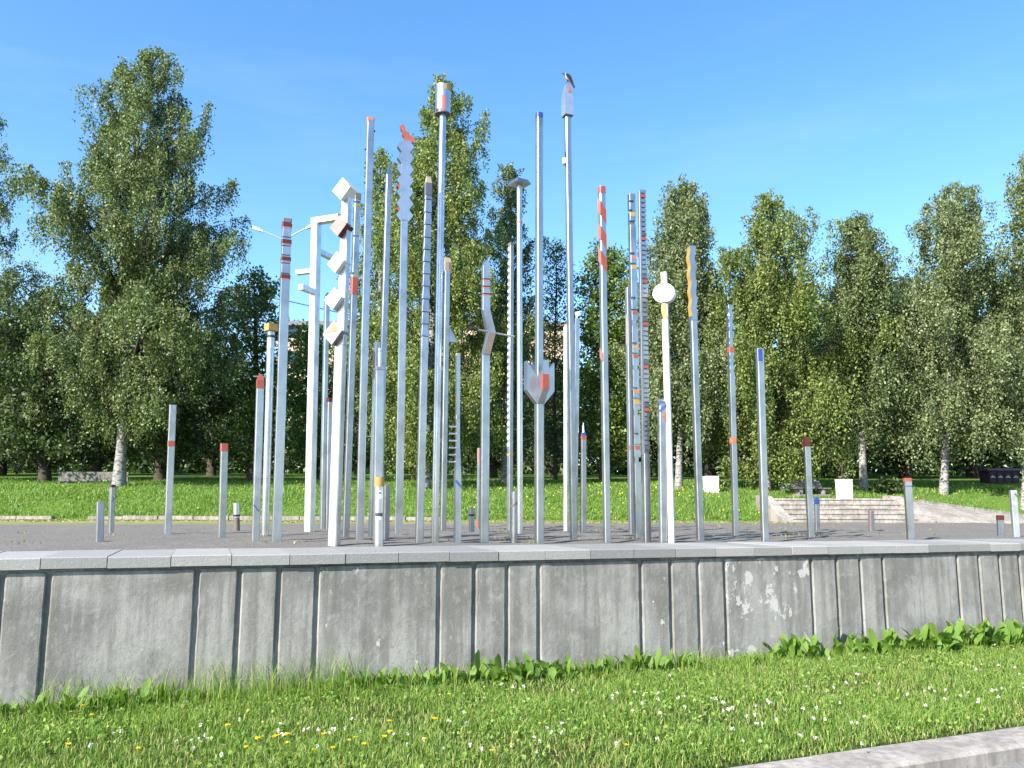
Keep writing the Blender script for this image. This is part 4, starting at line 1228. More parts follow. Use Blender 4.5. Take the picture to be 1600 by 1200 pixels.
def leaf_quads(c, axis, r, size, asp=0.62):
    """rhombic leaf faces centred at c, long axis 'axis'"""
    n = len(c)
    axis = axis / (np.linalg.norm(axis, axis=1, keepdims=True) + 1e-9)
    q = r.normal(size=(n, 3)); side = np.cross(axis, q); side /= np.linalg.norm(side, axis=1, keepdims=True) + 1e-9
    s = size * r.uniform(0.65, 1.25, (n, 1))
    a = axis * s * 0.5; b = side * s * 0.5 * asp
    V = np.stack([c - a, c + b - a * 0.15, c + a, c - b - a * 0.15], 1).reshape(-1, 3)
    Q = np.arange(4 * n).reshape(-1, 4)
    return V, Q

def bez(a, b, c, t):
    t = t[:, None]
    return a * (1 - t) ** 2 + b * 2 * t * (1 - t) + c * t * t

def make_crown(seed, H, radius, zlow, nb, nsub, weep, leaf, per_m, trunk_pts, subleaf=0.5, depth=1.0, dens=1.0, droop=0.25, clump=False):
    """radius(z, cos az) -> reach from the trunk axis; returns crown leaf arrays and branch tubes"""
    r = np.random.default_rng(seed)
    tz = trunk_pts[:, 2]
    def trunk_at(z): return np.array([np.interp(z, tz, trunk_pts[:, 0]), np.interp(z, tz, trunk_pts[:, 1]), z])
    LC = []; LA = []; paths = []; rads = []
    ga = 2.399963
    if not clump: nb = int(nb * 0.70)
    lump = r.uniform(0, 6.28, 4)
    for i in range(nb):
        zt = zlow + (H - zlow) * ((i + r.uniform(0, 1)) / nb) ** 0.92
        az = i * ga + r.normal() * 0.4
        ca, sa = math.cos(az), math.sin(az)
        Rm = radius(zt, ca) * (1.0 if i % 4 else 0.55) * r.uniform(0.74, 1.13) * (0.93 + 0.22 * math.sin(2 * az + zt * 1.5 + lump[0]) + 0.15 * math.sin(zt * 2.9 + lump[1] - az))
        Rm = max(Rm, 0.25)
        zo = max(zt - Rm * r.uniform(0.45, 0.95), zlow * 0.55)
        zo = min(zo, H * 0.97)
        o = trunk_at(zo)
        e = trunk_at(min(zt, H)) + np.array([ca * Rm, sa * Rm * depth, 0.0])
        mid = o + (e - o) * 0.5 + np.array([0, 0, Rm * droop])
        tt = np.linspace(0, 1, 7)
        P_ = bez(o, mid, e, tt)
        paths.append(P_); rads.append(np.linspace(0.012 * (H / 12) + 0.012 * Rm, 0.006, 7))
        ns = max(4, int(nsub * (1.0 if clump else 1.45) * (0.4 + 0.5 * min(Rm / 2.5, 1.5))))
        for s in range(ns):
            t0 = 0.30 + 0.70 * (s + r.uniform(0.1, 0.9)) / ns
            st = bez(o, mid, e, np.array([t0]))[0]
            d = (e - o) * 0.35; d = d / (np.linalg.norm(d) + 1e-6)
            lat = r.normal(size=3); lat[2] = abs(lat[2]) * 0.25
            d = d * 0.5 + lat / np.linalg.norm(lat) * 0.95
            d /= np.linalg.norm(d)
            L = (0.32 + (0.26 if clump else 0.19) * Rm) * r.uniform(0.6, 1.2)
            en = st + d * L; md = st + d * L * 0.55 + np.array([0, 0, L * 0.18]); en = en - np.array([0, 0, L * 0.15])
            if L > 0.5:
                paths.append(bez(st, md, en, np.linspace(0, 1, 4))); rads.append(np.linspace(0.010, 0.004, 4))
            if clump:
                m = int(per_m * L * 10 * dens)
                cc = bez(st, md, en, r.uniform(0.2, 1.05, m)) + r.normal(size=(m, 3)) * np.array([0.30, 0.30, 0.22]) * (0.45 + 0.35 * L)
                ax = r.normal(size=(m, 3)); ax[:, 2] -= 0.4
                LC.append(cc); LA.append(ax)
            else:
                nst = max(5, int(15 * L * dens + 4))
                for q in range(nst):
                    tq = r.uniform(0.15, 1.0)
                    sp = bez(st, md, en, np.array([tq]))[0]
                    hl = weep * (0.2 + 0.95 * r.uniform(0, 1) ** 1.6) * (0.45 + 0.55 * min(1, Rm / 2.0))
                    k = max(4, int(hl * per_m * 1.35))
                    u = (np.arange(k) + r.uniform(0, 1, k)) / k
                    drift = r.normal(size=3) * 0.13; drift[2] = 0
                    cc = sp + np.outer(u, drift * hl) - np.outer(u * hl, [0, 0, 1]) + r.normal(size=(k, 3)) * np.array([0.075, 0.075, 0.03])
                    ax = r.normal(size=(k, 3)) * 0.55; ax[:, 2] -= 0.8
                    LC.append(cc); LA.append(ax)
    C_ = np.concatenate(LC); A_ = np.concatenate(LA)
    V, Q = leaf_quads(C_, A_, r, leaf)
    return V, Q, paths, rads

def tree(name, label, px_base, Y, px_top, profile, leafm, barkm, seed, nb=120, nsub=6, weep=1.0, leaf=0.11, per_m=13, r0=0.22, clump=False, zlow_px=690, group=None, bend=0.0, depth=0.9, dens=1.0, base_z=None, lean_px=None, droop=0.25, front=None):
    """profile: list of (pixel y, left x, right x) of the crown outline as it stands at distance Y"""
    X = at(px_base[0], px_base[1], Y).x
    bz = lawn_z(X, Y) if base_z is None else base_z
    T = at(px_top[0], px_top[1], Y)
    H = T.z - bz
    r = np.random.default_rng(seed + 1000)
    zs = np.linspace(-0.15, H, 14)
    t = np.clip(zs / H, 0, 1)
    dx = (T.x - X)
    tx = dx * t + np.sin(t * 5 + seed) * 0.10 * min(1, H / 10) * t; ty = np.sin(t * 4 + seed * 2) * 0.12 * t
    if lean_px is not None:
        lx_ = np.array([at(a, b, Y).x - X for a, b in lean_px]); lz_ = np.array([at(a, b, Y).z - bz for a, b in lean_px])
        o_ = np.argsort(lz_); tx = np.interp(zs, np.concatenate([[0], lz_[o_], [H]]), np.concatenate([[0], lx_[o_], [dx]]))
    trunk = np.stack([tx, ty, zs], 1)
    flare = 1 + 0.35 * np.exp(-np.clip(zs, 0, 9) * 2.5)
    tr_r = (r0 * (1 - t) ** 0.85 + 0.012) * flare
    pz = np.array([at(a, b, Y).z - bz for b, a, c in profile]); o_ = np.argsort(pz)
    pl = np.array([X - at(a, b, Y).x for b, a, c in profile]); pr = np.array([at(c, b, Y).x - X for b, a, c in profile])
    pz, pl, pr = pz[o_], pl[o_], pr[o_]
    def radius(z, ca):
        a = np.interp(z, pz, pl) + np.interp(z, zs, tx); b = np.interp(z, pz, pr) - np.interp(z, zs, tx)
        w = 0.5 + 0.5 * ca
        return max(a * (1 - w) + b * w, 0.15)
    zlow = at(px_base[0], zlow_px, Y).z - bz
    V, Q, paths, rads = make_crown(seed, H, radius, max(zlow, 0.3), nb, nsub, weep, leaf, per_m, trunk, depth=depth, dens=dens, clump=clump, droop=droop)
    lowest = 0.1
    keep = V.reshape(-1, 4, 3)[:, :, 2].min(1) > lowest
    V = V.reshape(-1, 4, 3)[keep].reshape(-1, 3); Q = np.arange(len(V)).reshape(-1, 4)
    root = empty(name, (X, Y, bz)); tag(root, label, 'tree', group)
    vt, qt = tubes_np([trunk], [tr_r], 10)
    link('trunk', fast_mesh('trunk', vt, qt, smooth=True), M[barkm], root)
    vb, qb = tubes_np(paths, rads, 4)
    link('branches', fast_mesh('branches', vb, qb, smooth=True), M['twig'], root)
    link('crown', fast_mesh('crown', V, Q), M[leafm], root)
    STAT.append((name, len(Q)))
    return root
STAT = []
def copy_tree(root, loc, rz, s, label, group):
    c = root.copy(); COL.objects.link(c); c.location = loc; c.rotation_euler = (0, 0, rz); c.scale = s
    c['label'] = label
    if group: c['group'] = group
    for ch in root.children:
        k = ch.copy(); COL.objects.link(k); k.parent = c
    return c
BIR = 'birches along the lawn'
tree('birch_tree', 'large leaning white trunk birch towering over the left park bench', (186, 757), 33.0, (242, 72),
     [(72, 238, 250), (95, 200, 272), (140, 180, 285), (165, 150, 300), (185, 88, 350), (235, 74, 338), (265, 100, 320), (300, 72, 368), (360, 80, 380), (400, 70, 386), (470, 68, 392), (560, 80, 400), (650, 105, 385), (710, 120, 330)],
     'birch_leaf', 'birch_bark', 3, nb=175, nsub=6, weep=1.4, leaf=0.108, per_m=14, r0=0.20, zlow_px=640, group=BIR, lean_px=[(190, 690), (197, 620), (198, 450), (214, 230)])
tree('birch_tree', 'dark birch cut off by the left frame edge', (-70, 757), 36.5, (-40, 150),
     [(150, -80, -30), (205, -140, 12), (260, -160, 25), (300, -170, 40), (340, -180, 45), (400, -190, 66), (480, -200, 80), (600, -200, 75), (700, -190, 50)],
     'birch_leaf', 'birch_bark', 5, nb=110, nsub=6, weep=1.0, leaf=0.108, per_m=12, r0=0.18, zlow_px=690, group=BIR)
tree('birch_tree', 'tallest central birch rising behind the drum topped pole', (663, 768), 32.5, (694, 122),
     [(122, 688, 700), (160, 660, 742), (200, 640, 756), (250, 600, 772), (300, 590, 768), (350, 575, 780), (430, 568, 792), (520, 566, 800), (600, 570, 800), (690, 585, 770)],
     'birch_leaf_yellow', 'birch_bark', 7, nb=190, nsub=7, weep=1.25, leaf=0.108, per_m=13, r0=0.18, zlow_px=700, group=BIR)
tree('birch_tree', 'narrower birch with a pointed tip behind the flat plate pole', (790, 757), 36.0, (797, 258),
     [(258, 792, 803), (290, 775, 818), (340, 765, 830), (420, 740, 845), (520, 735, 850), (640, 745, 850)],
     'birch_leaf', 'birch_bark', 9, nb=150, nsub=6, weep=1.0, leaf=0.108, per_m=12, r0=0.18, zlow_px=690, group=BIR)
tree('birch_tree', 'birch left of the central one, behind the tall thin poles', (596, 757), 37.0, (592, 236),
     [(236, 588, 600), (270, 572, 618), (340, 560, 630), (440, 548, 640), (560, 545, 645), (660, 560, 640)],
     'birch_leaf_yellow', 'birch_bark', 10, nb=140, nsub=6, weep=1.0, leaf=0.108, per_m=12, r0=0.18, zlow_px=690, group=BIR)
tree('birch_tree', 'drooping birch with a white trunk behind the white disc headed pole', (1060, 768), 32.5, (1074, 284),
     [(284, 1050, 1082), (310, 1030, 1100), (350, 1004, 1118), (400, 998, 1126), (480, 990, 1138), (600, 985, 1150), (690, 1000, 1140)],
     'birch_leaf_pale', 'birch_bark', 12, nb=150, nsub=7, weep=1.6, leaf=0.108, per_m=13, r0=0.12, zlow_px=660, group=BIR)
tree('birch_tree', 'broad yellow green birch right of the blue faced pole with branches down to the grass', (1197, 771), 32.0, (1204, 300),
     [(300, 1196, 1214), (330, 1166, 1240), (370, 1130, 1290), (430, 1115, 1308), (520, 1105, 1322), (620, 1100, 1338), (720, 1115, 1320)],
     'birch_leaf_yellow', 'birch_bark', 14, nb=150, nsub=6, weep=1.4, leaf=0.108, per_m=12, r0=0.14, zlow_px=725, group=BIR)
tree('birch_tree', 'birch with a slim pale trunk directly behind the white bin on the steps', (1350, 770), 32.5, (1336, 338),
     [(338, 1328, 1346), (370, 1306, 1372), (405, 1298, 1412), (470, 1290, 1420), (560, 1285, 1430), (640, 1295, 1420)],
     'birch_leaf', 'birch_bark', 16, nb=150, nsub=7, weep=1.5, leaf=0.108, per_m=12, r0=0.13, zlow_px=655, group=BIR)
tree('birch_tree', 'wide pale birch second from the right frame edge', (1474, 771), 32.0, (1497, 284),
     [(284, 1488, 1512), (310, 1456, 1536), (355, 1405, 1552), (420, 1402, 1570), (500, 1392, 1582), (600, 1388, 1588), (680, 1408, 1570)],
     'birch_leaf_pale', 'birch_bark', 18, nb=140, nsub=6, weep=1.4, leaf=0.108, per_m=12, r0=0.13, zlow_px=680, group=BIR)
tree('birch_tree', 'birch with drooping pale boughs at the right frame edge', (1600, 773), 31.5, (1612, 240),
     [(240, 1600, 1625), (290, 1572, 1655), (350, 1555, 1680), (450, 1545, 1700), (560, 1535, 1700), (680, 1550, 1690)],
     'birch_leaf_pale', 'birch_bark', 20, nb=120, nsub=6, weep=1.4, leaf=0.108, per_m=12, r0=0.13, zlow_px=690, group=BIR)

BRD = 'broadleaf trees behind the birches'
def broad(label, bx, Y, top, prof_, seed, leafm='dark_leaf', nb=90, leaf=0.17, per_m=5, zlow=725, r0=0.22, dens=1.0, nsub=6):
    return tree('broadleaf_tree', label, (bx, 750), Y, top, prof_, leafm, 'bark', seed, nb=nb, nsub=nsub, leaf=leaf, per_m=per_m, r0=r0, clump=True, zlow_px=zlow, group=BRD, dens=dens)
b1 = broad('bushy green maple between the big left birch and the bracket pole', 395, 38, (400, 428), [(428, 385, 412), (455, 365, 440), (500, 345, 458), (580, 330, 465), (680, 335, 462), (735, 340, 455)], 31, 'lime_leaf', nb=95)
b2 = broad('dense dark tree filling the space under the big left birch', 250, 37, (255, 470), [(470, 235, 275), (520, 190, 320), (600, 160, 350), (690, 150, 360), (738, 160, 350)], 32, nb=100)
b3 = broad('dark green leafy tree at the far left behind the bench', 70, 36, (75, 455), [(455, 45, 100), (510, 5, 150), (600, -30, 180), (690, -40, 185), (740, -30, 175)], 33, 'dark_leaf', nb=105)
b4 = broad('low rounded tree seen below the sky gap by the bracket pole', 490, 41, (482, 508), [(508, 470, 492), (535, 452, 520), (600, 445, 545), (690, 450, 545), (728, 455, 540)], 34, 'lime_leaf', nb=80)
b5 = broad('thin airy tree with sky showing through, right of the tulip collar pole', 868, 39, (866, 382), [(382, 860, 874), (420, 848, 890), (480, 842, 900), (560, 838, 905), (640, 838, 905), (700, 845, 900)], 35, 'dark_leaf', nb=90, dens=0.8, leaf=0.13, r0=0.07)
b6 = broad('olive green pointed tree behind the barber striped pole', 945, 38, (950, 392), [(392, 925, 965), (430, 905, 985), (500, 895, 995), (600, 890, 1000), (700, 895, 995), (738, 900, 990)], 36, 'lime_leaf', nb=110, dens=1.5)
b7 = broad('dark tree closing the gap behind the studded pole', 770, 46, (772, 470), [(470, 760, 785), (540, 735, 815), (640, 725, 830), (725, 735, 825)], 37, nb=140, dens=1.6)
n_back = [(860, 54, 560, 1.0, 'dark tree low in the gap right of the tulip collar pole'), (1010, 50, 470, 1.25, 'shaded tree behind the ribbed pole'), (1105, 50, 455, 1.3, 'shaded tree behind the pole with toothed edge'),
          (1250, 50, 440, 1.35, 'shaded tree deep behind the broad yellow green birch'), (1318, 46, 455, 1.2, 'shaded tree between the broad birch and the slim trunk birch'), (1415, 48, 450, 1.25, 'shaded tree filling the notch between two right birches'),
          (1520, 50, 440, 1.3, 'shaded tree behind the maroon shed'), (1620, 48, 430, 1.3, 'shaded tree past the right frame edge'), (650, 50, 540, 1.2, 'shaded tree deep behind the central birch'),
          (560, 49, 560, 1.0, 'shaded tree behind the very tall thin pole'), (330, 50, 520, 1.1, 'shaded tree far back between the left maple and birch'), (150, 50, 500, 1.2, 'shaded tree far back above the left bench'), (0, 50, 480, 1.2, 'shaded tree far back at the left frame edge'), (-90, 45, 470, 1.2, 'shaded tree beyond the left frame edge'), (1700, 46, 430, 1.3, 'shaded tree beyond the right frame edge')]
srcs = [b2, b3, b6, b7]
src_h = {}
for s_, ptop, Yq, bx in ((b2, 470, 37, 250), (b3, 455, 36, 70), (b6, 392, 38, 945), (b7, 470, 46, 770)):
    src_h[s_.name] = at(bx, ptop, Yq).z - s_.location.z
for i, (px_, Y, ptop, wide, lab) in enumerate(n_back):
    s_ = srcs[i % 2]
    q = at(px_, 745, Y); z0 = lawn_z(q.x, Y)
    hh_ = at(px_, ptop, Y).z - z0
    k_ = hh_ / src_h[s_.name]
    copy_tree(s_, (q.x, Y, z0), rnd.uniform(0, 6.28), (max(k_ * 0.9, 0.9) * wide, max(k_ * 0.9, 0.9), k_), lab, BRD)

# undergrowth shrubs standing at the edge of the trees
def shrub(label, px_, py_, w_px, h_px, seed, leafm='dark_leaf'):
    b = lawn_hit(px_, py_); m_ = b.y / F_PX
    r = np.random.default_rng(seed)
    R = w_px * m_ / 2; H = h_px * m_
    n = int(900 + 1800 * R * H)
    n = min(n, 7000)
    ncl = 26
    cl = np.stack([r.uniform(-R, R, ncl) * 0.8, r.uniform(-R, R, ncl) * 0.6, r.uniform(0.15, 0.85, ncl) * H], 1)
    cl[:, 2] *= np.sqrt(np.clip(1 - (cl[:, 0] / R) ** 2 * 0.7, 0.1, 1))
    w = r.integers(0, ncl, n)
    c = cl[w] + r.normal(size=(n, 3)) * np.array([R * 0.17, R * 0.17, H * 0.12])
    c[:, 2] = np.abs(c[:, 2]) + 0.02
    ax = r.normal(size=(n, 3)); ax[:, 2] += 0.3
    V, Q = leaf_quads(c, ax, r, 0.13)
    root = empty('shrub', b); tag(root, label, 'shrub', 'shrubs under the trees')
    link('foliage', fast_mesh('foliage', V, Q), M[leafm], root)
    g = [np.array([[0, 0, -0.05], cl[k] * 0.5 + [0, 0, 0.0], cl[k]]) for k in range(0, ncl, 3)]
    vb, qb = tubes_np(g, [np.array([0.02, 0.014, 0.006])] * len(g), 4)
    link('stems', fast_mesh('stems', vb, qb), M['twig'], root)
shr = [(25, 741, 130, 130, 'dark_leaf', 'leafy shrub left of the left bench'), (140, 738, 110, 110, 'dark_leaf', 'shrub just behind the left bench'), (235, 737, 100, 140, 'lime_leaf', 'light green shrub right of the leaning birch trunk'),
       (330, 738, 110, 120, 'dark_leaf', 'dark shrub behind the orange capped post'), (480, 728, 120, 130, 'dark_leaf', 'round shrub seen between the bracket pole and banded pole'), (590, 734, 90, 100, 'dark_leaf', 'shrub behind the finial topped pole'),
       (640, 735, 60, 70, 'dark_leaf', 'small shrub left of the central birch trunk'), (740, 733, 100, 130, 'dark_leaf', 'dark shrub behind the laddered wavy pole'), (830, 733, 90, 90, 'dark_leaf', 'shrub behind the plate topped pole'), (880, 738, 70, 80, 'dark_leaf', 'small shrub beside the bright white lit pole'),
       (965, 738, 100, 110, 'dark_leaf', 'shrub behind the perforated pole'), (1090, 734, 110, 110, 'dark_leaf', 'dark shrub behind the lone white bin'), (1180, 740, 110, 150, 'lime_leaf', 'tall yellow green shrub left of the blue faced pole'),
       (1285, 744, 100, 90, 'lime_leaf', 'bright shrub behind the slatted bench'), (1395, 741, 90, 80, 'lime_leaf', 'bright undergrowth shrub between two birch trunks'), (1445, 740, 70, 80, 'dark_leaf', 'dark shrub left of the wide pale birch trunk'),
       (1386, 771, 44, 22, 'dark_leaf', 'small dark shrub beside the right cheek wall of the steps'), (1540, 735, 90, 90, 'dark_leaf', 'shaded shrub behind the maroon shed')]
for i, (a, b, w, h, mt, lab) in enumerate(shr): shrub(lab, a, b, w, h, 60 + i, mt)
# the wood farther back, one mass
def far_wood():
    r = np.random.default_rng(77); n = 95000
    x = r.uniform(-62, 62, n); y = r.uniform(58, 74, n)
    top = 9.5 + 2.2 * np.sin(x * 0.33) + 1.6 * np.sin(x * 0.83 + 1) + 1.0 * np.sin(x * 1.7)
    z = 3.9 + (y - 58) * 0.05 + r.uniform(0, 1, n) ** 1.3 * top * 0.8
    c = np.stack([x, y, z], 1); ax = r.normal(size=(n, 3))
    V, Q = leaf_quads(c, ax, r, 0.46)
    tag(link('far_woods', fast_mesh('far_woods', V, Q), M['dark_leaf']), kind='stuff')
far_wood()

# ------------------------------------------------------------------ grass
def blades(n, base, h, w, lean, r, seg=2):
    """bent blades as two quads each (last one narrowing to the tip)"""
    az = r.uniform(0, 2 * math.pi, n); d = np.stack([np.cos(az), np.sin(az), np.zeros(n)], 1)
    fa = r.uniform(0, 2 * math.pi, n); s = np.stack([np.cos(fa), np.sin(fa), np.zeros(n)], 1) * (w / 2)[:, None]
    up = np.array([0, 0, 1.0])
    p1 = base + d * (lean * h * 0.25)[:, None] + up * (h * 0.55)[:, None]
    p2 = base + d * (lean * h)[:, None] + up * (h * (1.0 - 0.35 * lean))[:, None]
    V = np.stack([base - s, base + s, p1 + s * 0.8, p1 - s * 0.8, p2 + s * 0.12, p2 - s * 0.12], 1).reshape(-1, 3)
    i = np.arange(n)[:, None] * 6
    Q = np.concatenate([i + np.array([[0, 1, 2, 3]]), i + np.array([[3, 2, 4, 5]])])
    return V, Q
def strip_points(n, r, x0, x1, tmin, tmax, power=1.0):
    """random points between kerb line (t=0) and wall (t=1)"""
    s_ = r.uniform(x0, x1, n); t = tmin + (tmax - tmin) * r.uniform(0, 1, n) ** power
    px_ = K1.x + k_dir.x * s_; py_ = K1.y + k_dir.y * s_
    wy = W0.y - 0.0 + (px_ - W0.x) * W_DIR.y / W_DIR.x + 0.05
    y = py_ + (wy - py_) * t
    return np.stack([px_, y, np.zeros(n)], 1), t
def strip_grass():
    r = np.random.default_rng(5)
    parts = []
    base, t = strip_points(185000, r, -8.5, 9.5, 0.0, 1.0)
    pn = np.sin(base[:, 0] * 2.3 + 1) * np.sin(base[:, 1] * 3.1) + 0.6 * np.sin(base[:, 0] * 5.7) * np.sin(base[:, 1] * 6.3 + 2)
    keep = r.uniform(0, 1, len(base)) < 0.80 + 0.2 * pn
    base, t, pn = base[keep], t[keep], pn[keep]
    h = (0.050 + 0.030 * r.uniform(0, 1, len(base))) * (1.0 + 0.25 * pn) + 0.05 * np.clip((t - 0.85) / 0.15, 0, 1) * r.uniform(0, 1, len(base))
    h *= 0.45 + 0.55 * np.clip(t / 0.10, 0, 1)
    w = r.uniform(0.0035, 0.0075, len(base))
    V, Q = blades(len(base), base, h, w, r.uniform(0.2, 0.95, len(base)), r)
    mi = (r.uniform(0, 1, len(base)) < 0.10 + 0.20 * (pn < -0.35) + 0.10 * (np.sin(base[:, 0] * 0.9 + 2) * np.sin(base[:, 1] * 1.4) > 0.45) + 0.15 * (t < 0.06)).astype(int)
    return tag(link('grass', fast_mesh('grass', V, Q, np.concatenate([mi, mi])), [M['grass_blade'], M['dry_blade']]), kind='stuff')
strip_grass()
def clover():
    r = np.random.default_rng(6)
    base, t = strip_points(26000, r, -8.5, 9.5, 0.02, 0.93)
    pn = np.sin(base[:, 0] * 1.9 + 4) * np.sin(base[:, 1] * 2.6 + 1) + 0.5 * np.sin(base[:, 0] * 4.1 + 2)
    keep = r.uniform(0, 1, len(base)) < 0.35 + 0.6 * pn; base = base[keep]; n = len(base)
    base[:, 2] = r.uniform(0.025, 0.06, n)
    ax = r.normal(size=(n, 3)); ax[:, 2] *= 0.25
    V, Q = leaf_quads(base, ax, r, 0.028, 0.9)
    tag(link('clover_leaves', fast_mesh('clover_leaves', V, Q), M['grass_blade']), kind='stuff')
    # white clover heads: small balls of petals, in drifts
    ctr = [(-3.2, 0.5), (-2.6, 0.35), (-1.6, 0.25), (-0.9, 0.5), (-4.2, 0.55), (0.2, 0.12), (0.5, 0.25), (1.3, 0.35), (3.5, 0.45), (4.4, 0.4), (-0.2, 0.35), (2.3, 0.2)]
    P_ = []
    for s_, t_ in ctr:
        m = r.integers(6, 14)
        p = K1 + k_dir * s_
        wy = wall_y(p.x)
        y = p.y + (wy - p.y) * t_
        P_.append(np.stack([p.x + r.normal(size=m) * 0.28, y + r.normal(size=m) * 0.22, r.uniform(0.06, 0.085, m)], 1))
    P_.append(np.concatenate([strip_points(45, r, -7, 7, 0.05, 0.85)[0]]) + np.array([0, 0, 0.07]))
    P_ = np.concatenate(P_)
    cc = np.repeat(P_, 14, 0); d = r.normal(size=cc.shape); d /= np.linalg.norm(d, axis=1, keepdims=True)
    rad = np.repeat(r.uniform(0.009, 0.015, len(P_)), 14)[:, None]
    V, Q = leaf_quads(cc + d * rad * 0.7, d + r.normal(size=d.shape) * 0.3, r, 0.014, 0.8)
    tag(link('clover_flowers', fast_mesh('clover_flowers', V, Q), M['clover_petal']), kind='stuff')
clover()
def tall_grass():
    r = np.random.default_rng(8); B_ = []
    for n0, n1, m, hh in ((0.50, 1.20, 1000, 0.36), (0.0, 0.5, 800, 0.27), (1.2, 1.7, 500, 0.22), (-0.6, 0.0, 450, 0.18), (1.7, 2.2, 500, 0.16), (2.2, 2.9, 900, 0.18), (2.9, 4.0, 1100, 0.16), (4, 6, 1200, 0.16)):
        nn = r.uniform(n0, n1, m); off = -np.abs(r.normal(size=m)) * 0.20 - 0.02
        q = np.array(W0)[None, :] + np.outer(nn * W_L, np.array(W_DIR)) + np.outer(off, np.array(W_BACK))
        B_.append((q, hh * (0.25 + 1.0 * r.uniform(0, 1, m) ** 1.7)))
    base = np.concatenate([b for b, _ in B_]); h = np.concatenate([b for _, b in B_]); n = len(base)
    V, Q = blades(n, base, h, r.uniform(0.003, 0.006, n), r.uniform(0.1, 0.6, n), r)
    mi = (r.uniform(0, 1, n) < 0.12).astype(int)
    tag(link('tall_grass', fast_mesh('tall_grass', V, Q, np.concatenate([mi, mi])), [M['grass_blade'], M['dry_blade']]), kind='stuff')
tall_grass()
def lawn_grass():
    r = np.random.default_rng(9)
    n = 110000
    X = r.uniform(-1, 1, n); Y = 28.3 + 11.5 * r.uniform(0, 1, n) ** 1.35
    X = X * (Y * 0.66 + 1)
    e = np.array([edge(a)[0] for a in X]); k = Y > e + 0.03
    k &= ~((X > SX0 - 0.4) & (X < SX1 + 0.4) & (Y < 30.4))
    X, Y = X[k], Y[k]; n = len(X)
    Z = np.array([lawn_z(a, b) for a, b in zip(X, Y)])
    base = np.stack([X, Y, Z - 0.01], 1)
    pn = np.sin(X * 1.1) * np.sin(Y * 1.9 + X * 0.4) + 0.5 * np.sin(X * 2.9 + 1)
    h = 0.12 * (1 + 0.35 * pn) * r.uniform(0.5, 1.25, n)
    V, Q = blades(n, base, h, r.uniform(0.018, 0.036, n), r.uniform(0.1, 0.8, n), r)
    mi = (r.uniform(0, 1, n) < 0.06).astype(int)
    tag(link('lawn_grass', fast_mesh('lawn_grass', V, Q, np.concatenate([mi, mi])), [M['lawn_blade'], M['dry_blade']]), kind='stuff')
    # mossy tufts where gravel meets lawn
    m = 30000
    X = r.uniform(-24, SX0 - 0.6, m); Y = 27.7 - np.abs(r.normal(size=m)) * 1.8 - 0.2
    keep = r.uniform(0, 1, m) < np.clip(1.15 - (28.2 - Y) / 4.2 + 0.4 * np.sin(X * 0.8), 0, 1)
    X, Y = X[keep], Y[keep]; m = len(X)
    V, Q = blades(m, np.stack([X, Y, np.full(m, ZG)], 1), r.uniform(0.012, 0.04, m), r.uniform(0.03, 0.07, m), r.uniform(0.3, 0.95, m), r)
    tag(link('moss', fast_mesh('moss', V, Q), M['dry_moss']), kind='stuff')
    # yellow flowers sprinkled over the lawn bank
    m = 560
    X = np.concatenate([r.uniform(-3, 8.4, 420), r.uniform(-20, 25, m - 420)]); Y = 28.5 + 6 * r.uniform(0, 1, m) ** 1.3
    ok = np.array([Y[i] > edge(X[i])[0] + 0.05 and not (SX0 - 0.4 < X[i] < SX1 + 0.4 and Y[i] < 30.4) for i in range(m)]); X, Y = X[ok], Y[ok]; m = len(X)
    Z = np.array([lawn_z(a, b) for a, b in zip(X, Y)]) + r.uniform(0.08, 0.2, m)
    V, Q = leaf_quads(np.stack([X, Y, Z], 1), r.normal(size=(m, 3)), r, 0.05, 1.0)
    tag(link('lawn_flowers', fast_mesh('lawn_flowers', V, Q), M['yellow_petal']), kind='stuff')
leafmat('dry_moss', [(0.15, 0.16, 0.04), (0.22, 0.23, 0.06), (0.30, 0.29, 0.10)], 0.2)
lawn_grass()
def terrace_tufts():
    r = np.random.default_rng(19); B_ = []
    for _ in range(60):
        x = r.uniform(-9, 12); y = wall_y(x, 1.2) + abs(r.normal()) * 5 + 0.3
        m = r.integers(4, 14); B_.append(np.stack([x + r.normal(size=m) * 0.12, y + r.normal(size=m) * 0.10, np.full(m, ZG)], 1))
    base = np.concatenate(B_); n = len(base)
    V, Q = blades(n, base, r.uniform(0.02, 0.06, n), r.uniform(0.008, 0.016, n), r.uniform(0.2, 0.9, n), r)
    tag(link('gravel_tufts', fast_mesh('gravel_tufts', V, Q), M['dry_moss']), kind='stuff')
terrace_tufts()

# ------------------------------------------------------------------ broad leaved weeds at the wall foot
def leaf_mesh(name, L, W, arch, seed):
    lr = random.Random(seed); g = G(); N = 7
    prof_w = [0.10, 0.16, 0.62, 0.95, 1.0, 0.72, 0.06]
    vs = []; fs = []
    for i in range(N):
        t = i / (N - 1); a = t * arch
        y = L * math.sin(a) / max(arch, 1e-3) * 1.0; z = L * (1 - math.cos(a)) / max(arch, 1e-3)
        wv = W / 2 * prof_w[i] * (1 + 0.12 * math.sin(i * 2.3 + seed))
        cup = 0.22 * wv
        # grows along +z first, bending to +y
        py, pz = L * (1 - math.cos(a)) / arch, L * math.sin(a) / arch
        vs += [(-wv, py - cup * 0.5, pz + cup), (0, py, pz), (wv, py - cup * 0.5 + lr.uniform(-0.004, 0.004), pz + cup)]
    for i in range(N - 1):
        b = i * 3; fs += [(b, b + 1, b + 4, b + 3), (b + 1, b + 2, b + 5, b + 4)]
    me = bpy.data.meshes.new(name); me.from_pydata(vs, [], fs)
    me.polygons.foreach_set('use_smooth', [True] * len(fs)); me.materials.append(M['dock_leaf'])
    return me
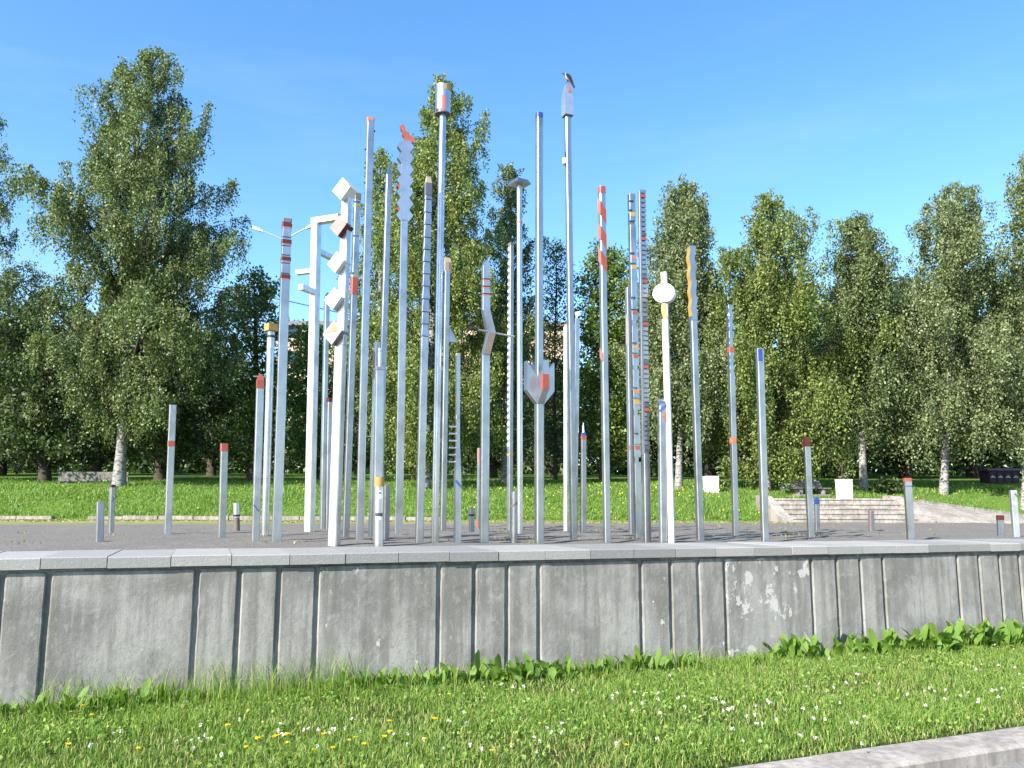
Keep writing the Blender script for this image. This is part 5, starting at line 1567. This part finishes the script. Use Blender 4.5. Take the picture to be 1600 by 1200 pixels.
LEAVES = [leaf_mesh('leaf', 0.25 * f, 0.085 * w, a, k) for k, (f, w, a) in enumerate(((1, 1, 0.9), (0.85, 1.1, 1.3), (1.1, 0.9, 0.6), (0.7, 1.15, 1.5), (0.95, 0.85, 1.1)))]
ORD = 'first second third fourth fifth sixth seventh eighth ninth tenth eleventh twelfth thirteenth fourteenth fifteenth sixteenth seventeenth eighteenth nineteenth twentieth twenty-first twenty-second twenty-third twenty-fourth twenty-fifth twenty-sixth twenty-seventh twenty-eighth twenty-ninth thirtieth'.split()
clumps = [(15, 1105, 0.95, 11), (62, 1112, 0.75, 8), (100, 1109, 0.6, 8), (225, 1101, 0.65, 9), (300, 1096, 0.6, 8), (140, 1106, 0.9, 12), (190, 1103, 0.95, 12), (255, 1100, 0.8, 9), (548, 1084, 0.95, 13), (606, 1086, 0.9, 13), (655, 1082, 0.85, 12), (690, 1079, 0.7, 10), (720, 1076, 0.95, 14), (762, 1072, 0.65, 9),
          (806, 1072, 1.3, 26), (866, 1060, 0.95, 14), (905, 1056, 0.75, 12), (940, 1050, 0.65, 10), (975, 1044, 1.05, 16), (1025, 1046, 1.0, 15), (1065, 1040, 0.6, 9), (1165, 1032, 0.55, 8), (1215, 1027, 0.8, 12), (1245, 1024, 1.25, 20), (1318, 1012, 1.1, 18), (1368, 1006, 1.15, 18), (1420, 1003, 1.3, 24), (1462, 999, 1.3, 24), (1512, 996, 1.25, 22), (1568, 990, 1.2, 20)]
for i, (px_, py_, s_, m) in enumerate(clumps):
    q = ground(px_, py_, 0.0)
    lr = random.Random(4000 + i)
    # keep the clump just in front of the wall
    wy = wall_y(q.x) - 0.14 - lr.uniform(0.0, 0.12)
    root = empty('broadleaf_weed', (q.x, wy, -0.01))
    size = 'big' if s_ > 1.2 else ('small' if s_ < 0.85 else 'middling')
    tag(root, f'{size} broad leaved weed clump, {ORD[i]} from the left along the wall foot', 'weed', 'broad leaved weeds along the wall foot')
    for k in range(int(m * 2.4)):
        o = bpy.data.objects.new('leaf', LEAVES[k % 5]); COL.objects.link(o); o.parent = root
        az = lr.uniform(0, 6.283)
        o.location = (max(-0.26, min(0.26, lr.gauss(0, 0.13))) * s_, lr.uniform(-0.10, 0.07) * s_, lr.uniform(-0.02, 0.035))
        o.rotation_euler = (lr.uniform(-0.15, 0.3), lr.uniform(-0.25, 0.25), az)
        f = s_ ** 0.7 * lr.uniform(0.4, 0.92) * (1.2 if px_ > 1230 else 0.95); o.scale = (f, f, f)

# dandelions in the grass strip, each a stem and a flower
def dandelion_meshes():
    r = np.random.default_rng(44)
    st = G().cyl(0.0022, 0, 0.085, 0.0018, 5).mesh('stem'); st.materials.append(M['grass_blade'])
    n = 34; a = r.uniform(0, 6.283, n); e = r.uniform(0.1, 0.8, n)
    d = np.stack([np.cos(a) * np.cos(e), np.sin(a) * np.cos(e), np.sin(e)], 1)
    V, Q = leaf_quads(d * 0.010 + np.array([0, 0, 0.085]), d, r, 0.019, 0.4)
    fl = fast_mesh('flower', V, Q); fl.materials.append(M['yellow_petal'])
    return st, fl
D_ST, D_FL = dandelion_meshes()
spots = [(104, 1187), (215, 1192), (355, 1152), (402, 1178), (428, 1172), (448, 1170), (490, 1188), (505, 1168), (520, 1187), (545, 1172), (555, 1168), (568, 1180), (608, 1146), (610, 1165), (600, 1173), (664, 1170), (680, 1145), (768, 1189), (800, 1180), (128, 1118), (142, 1133), (432, 1171), (447, 1180), (384, 1186), (1010, 1094), (702, 1098), (980, 1182)]
for i, (a, b) in enumerate(spots):
    q = ground(a, b + 4, 0.0)
    root = empty('dandelion', (q.x, q.y, 0.0), rnd.uniform(0, 6)); tag(root, 'small yellow dandelion flower in the grass strip below the wall', 'flower', 'dandelions in the grass strip')
    s_ = rnd.uniform(0.85, 1.25); root.scale = (s_, s_, s_)
    for nm, me in (('stem', D_ST), ('flower', D_FL)):
        o = bpy.data.objects.new(nm, me); COL.objects.link(o); o.parent = root
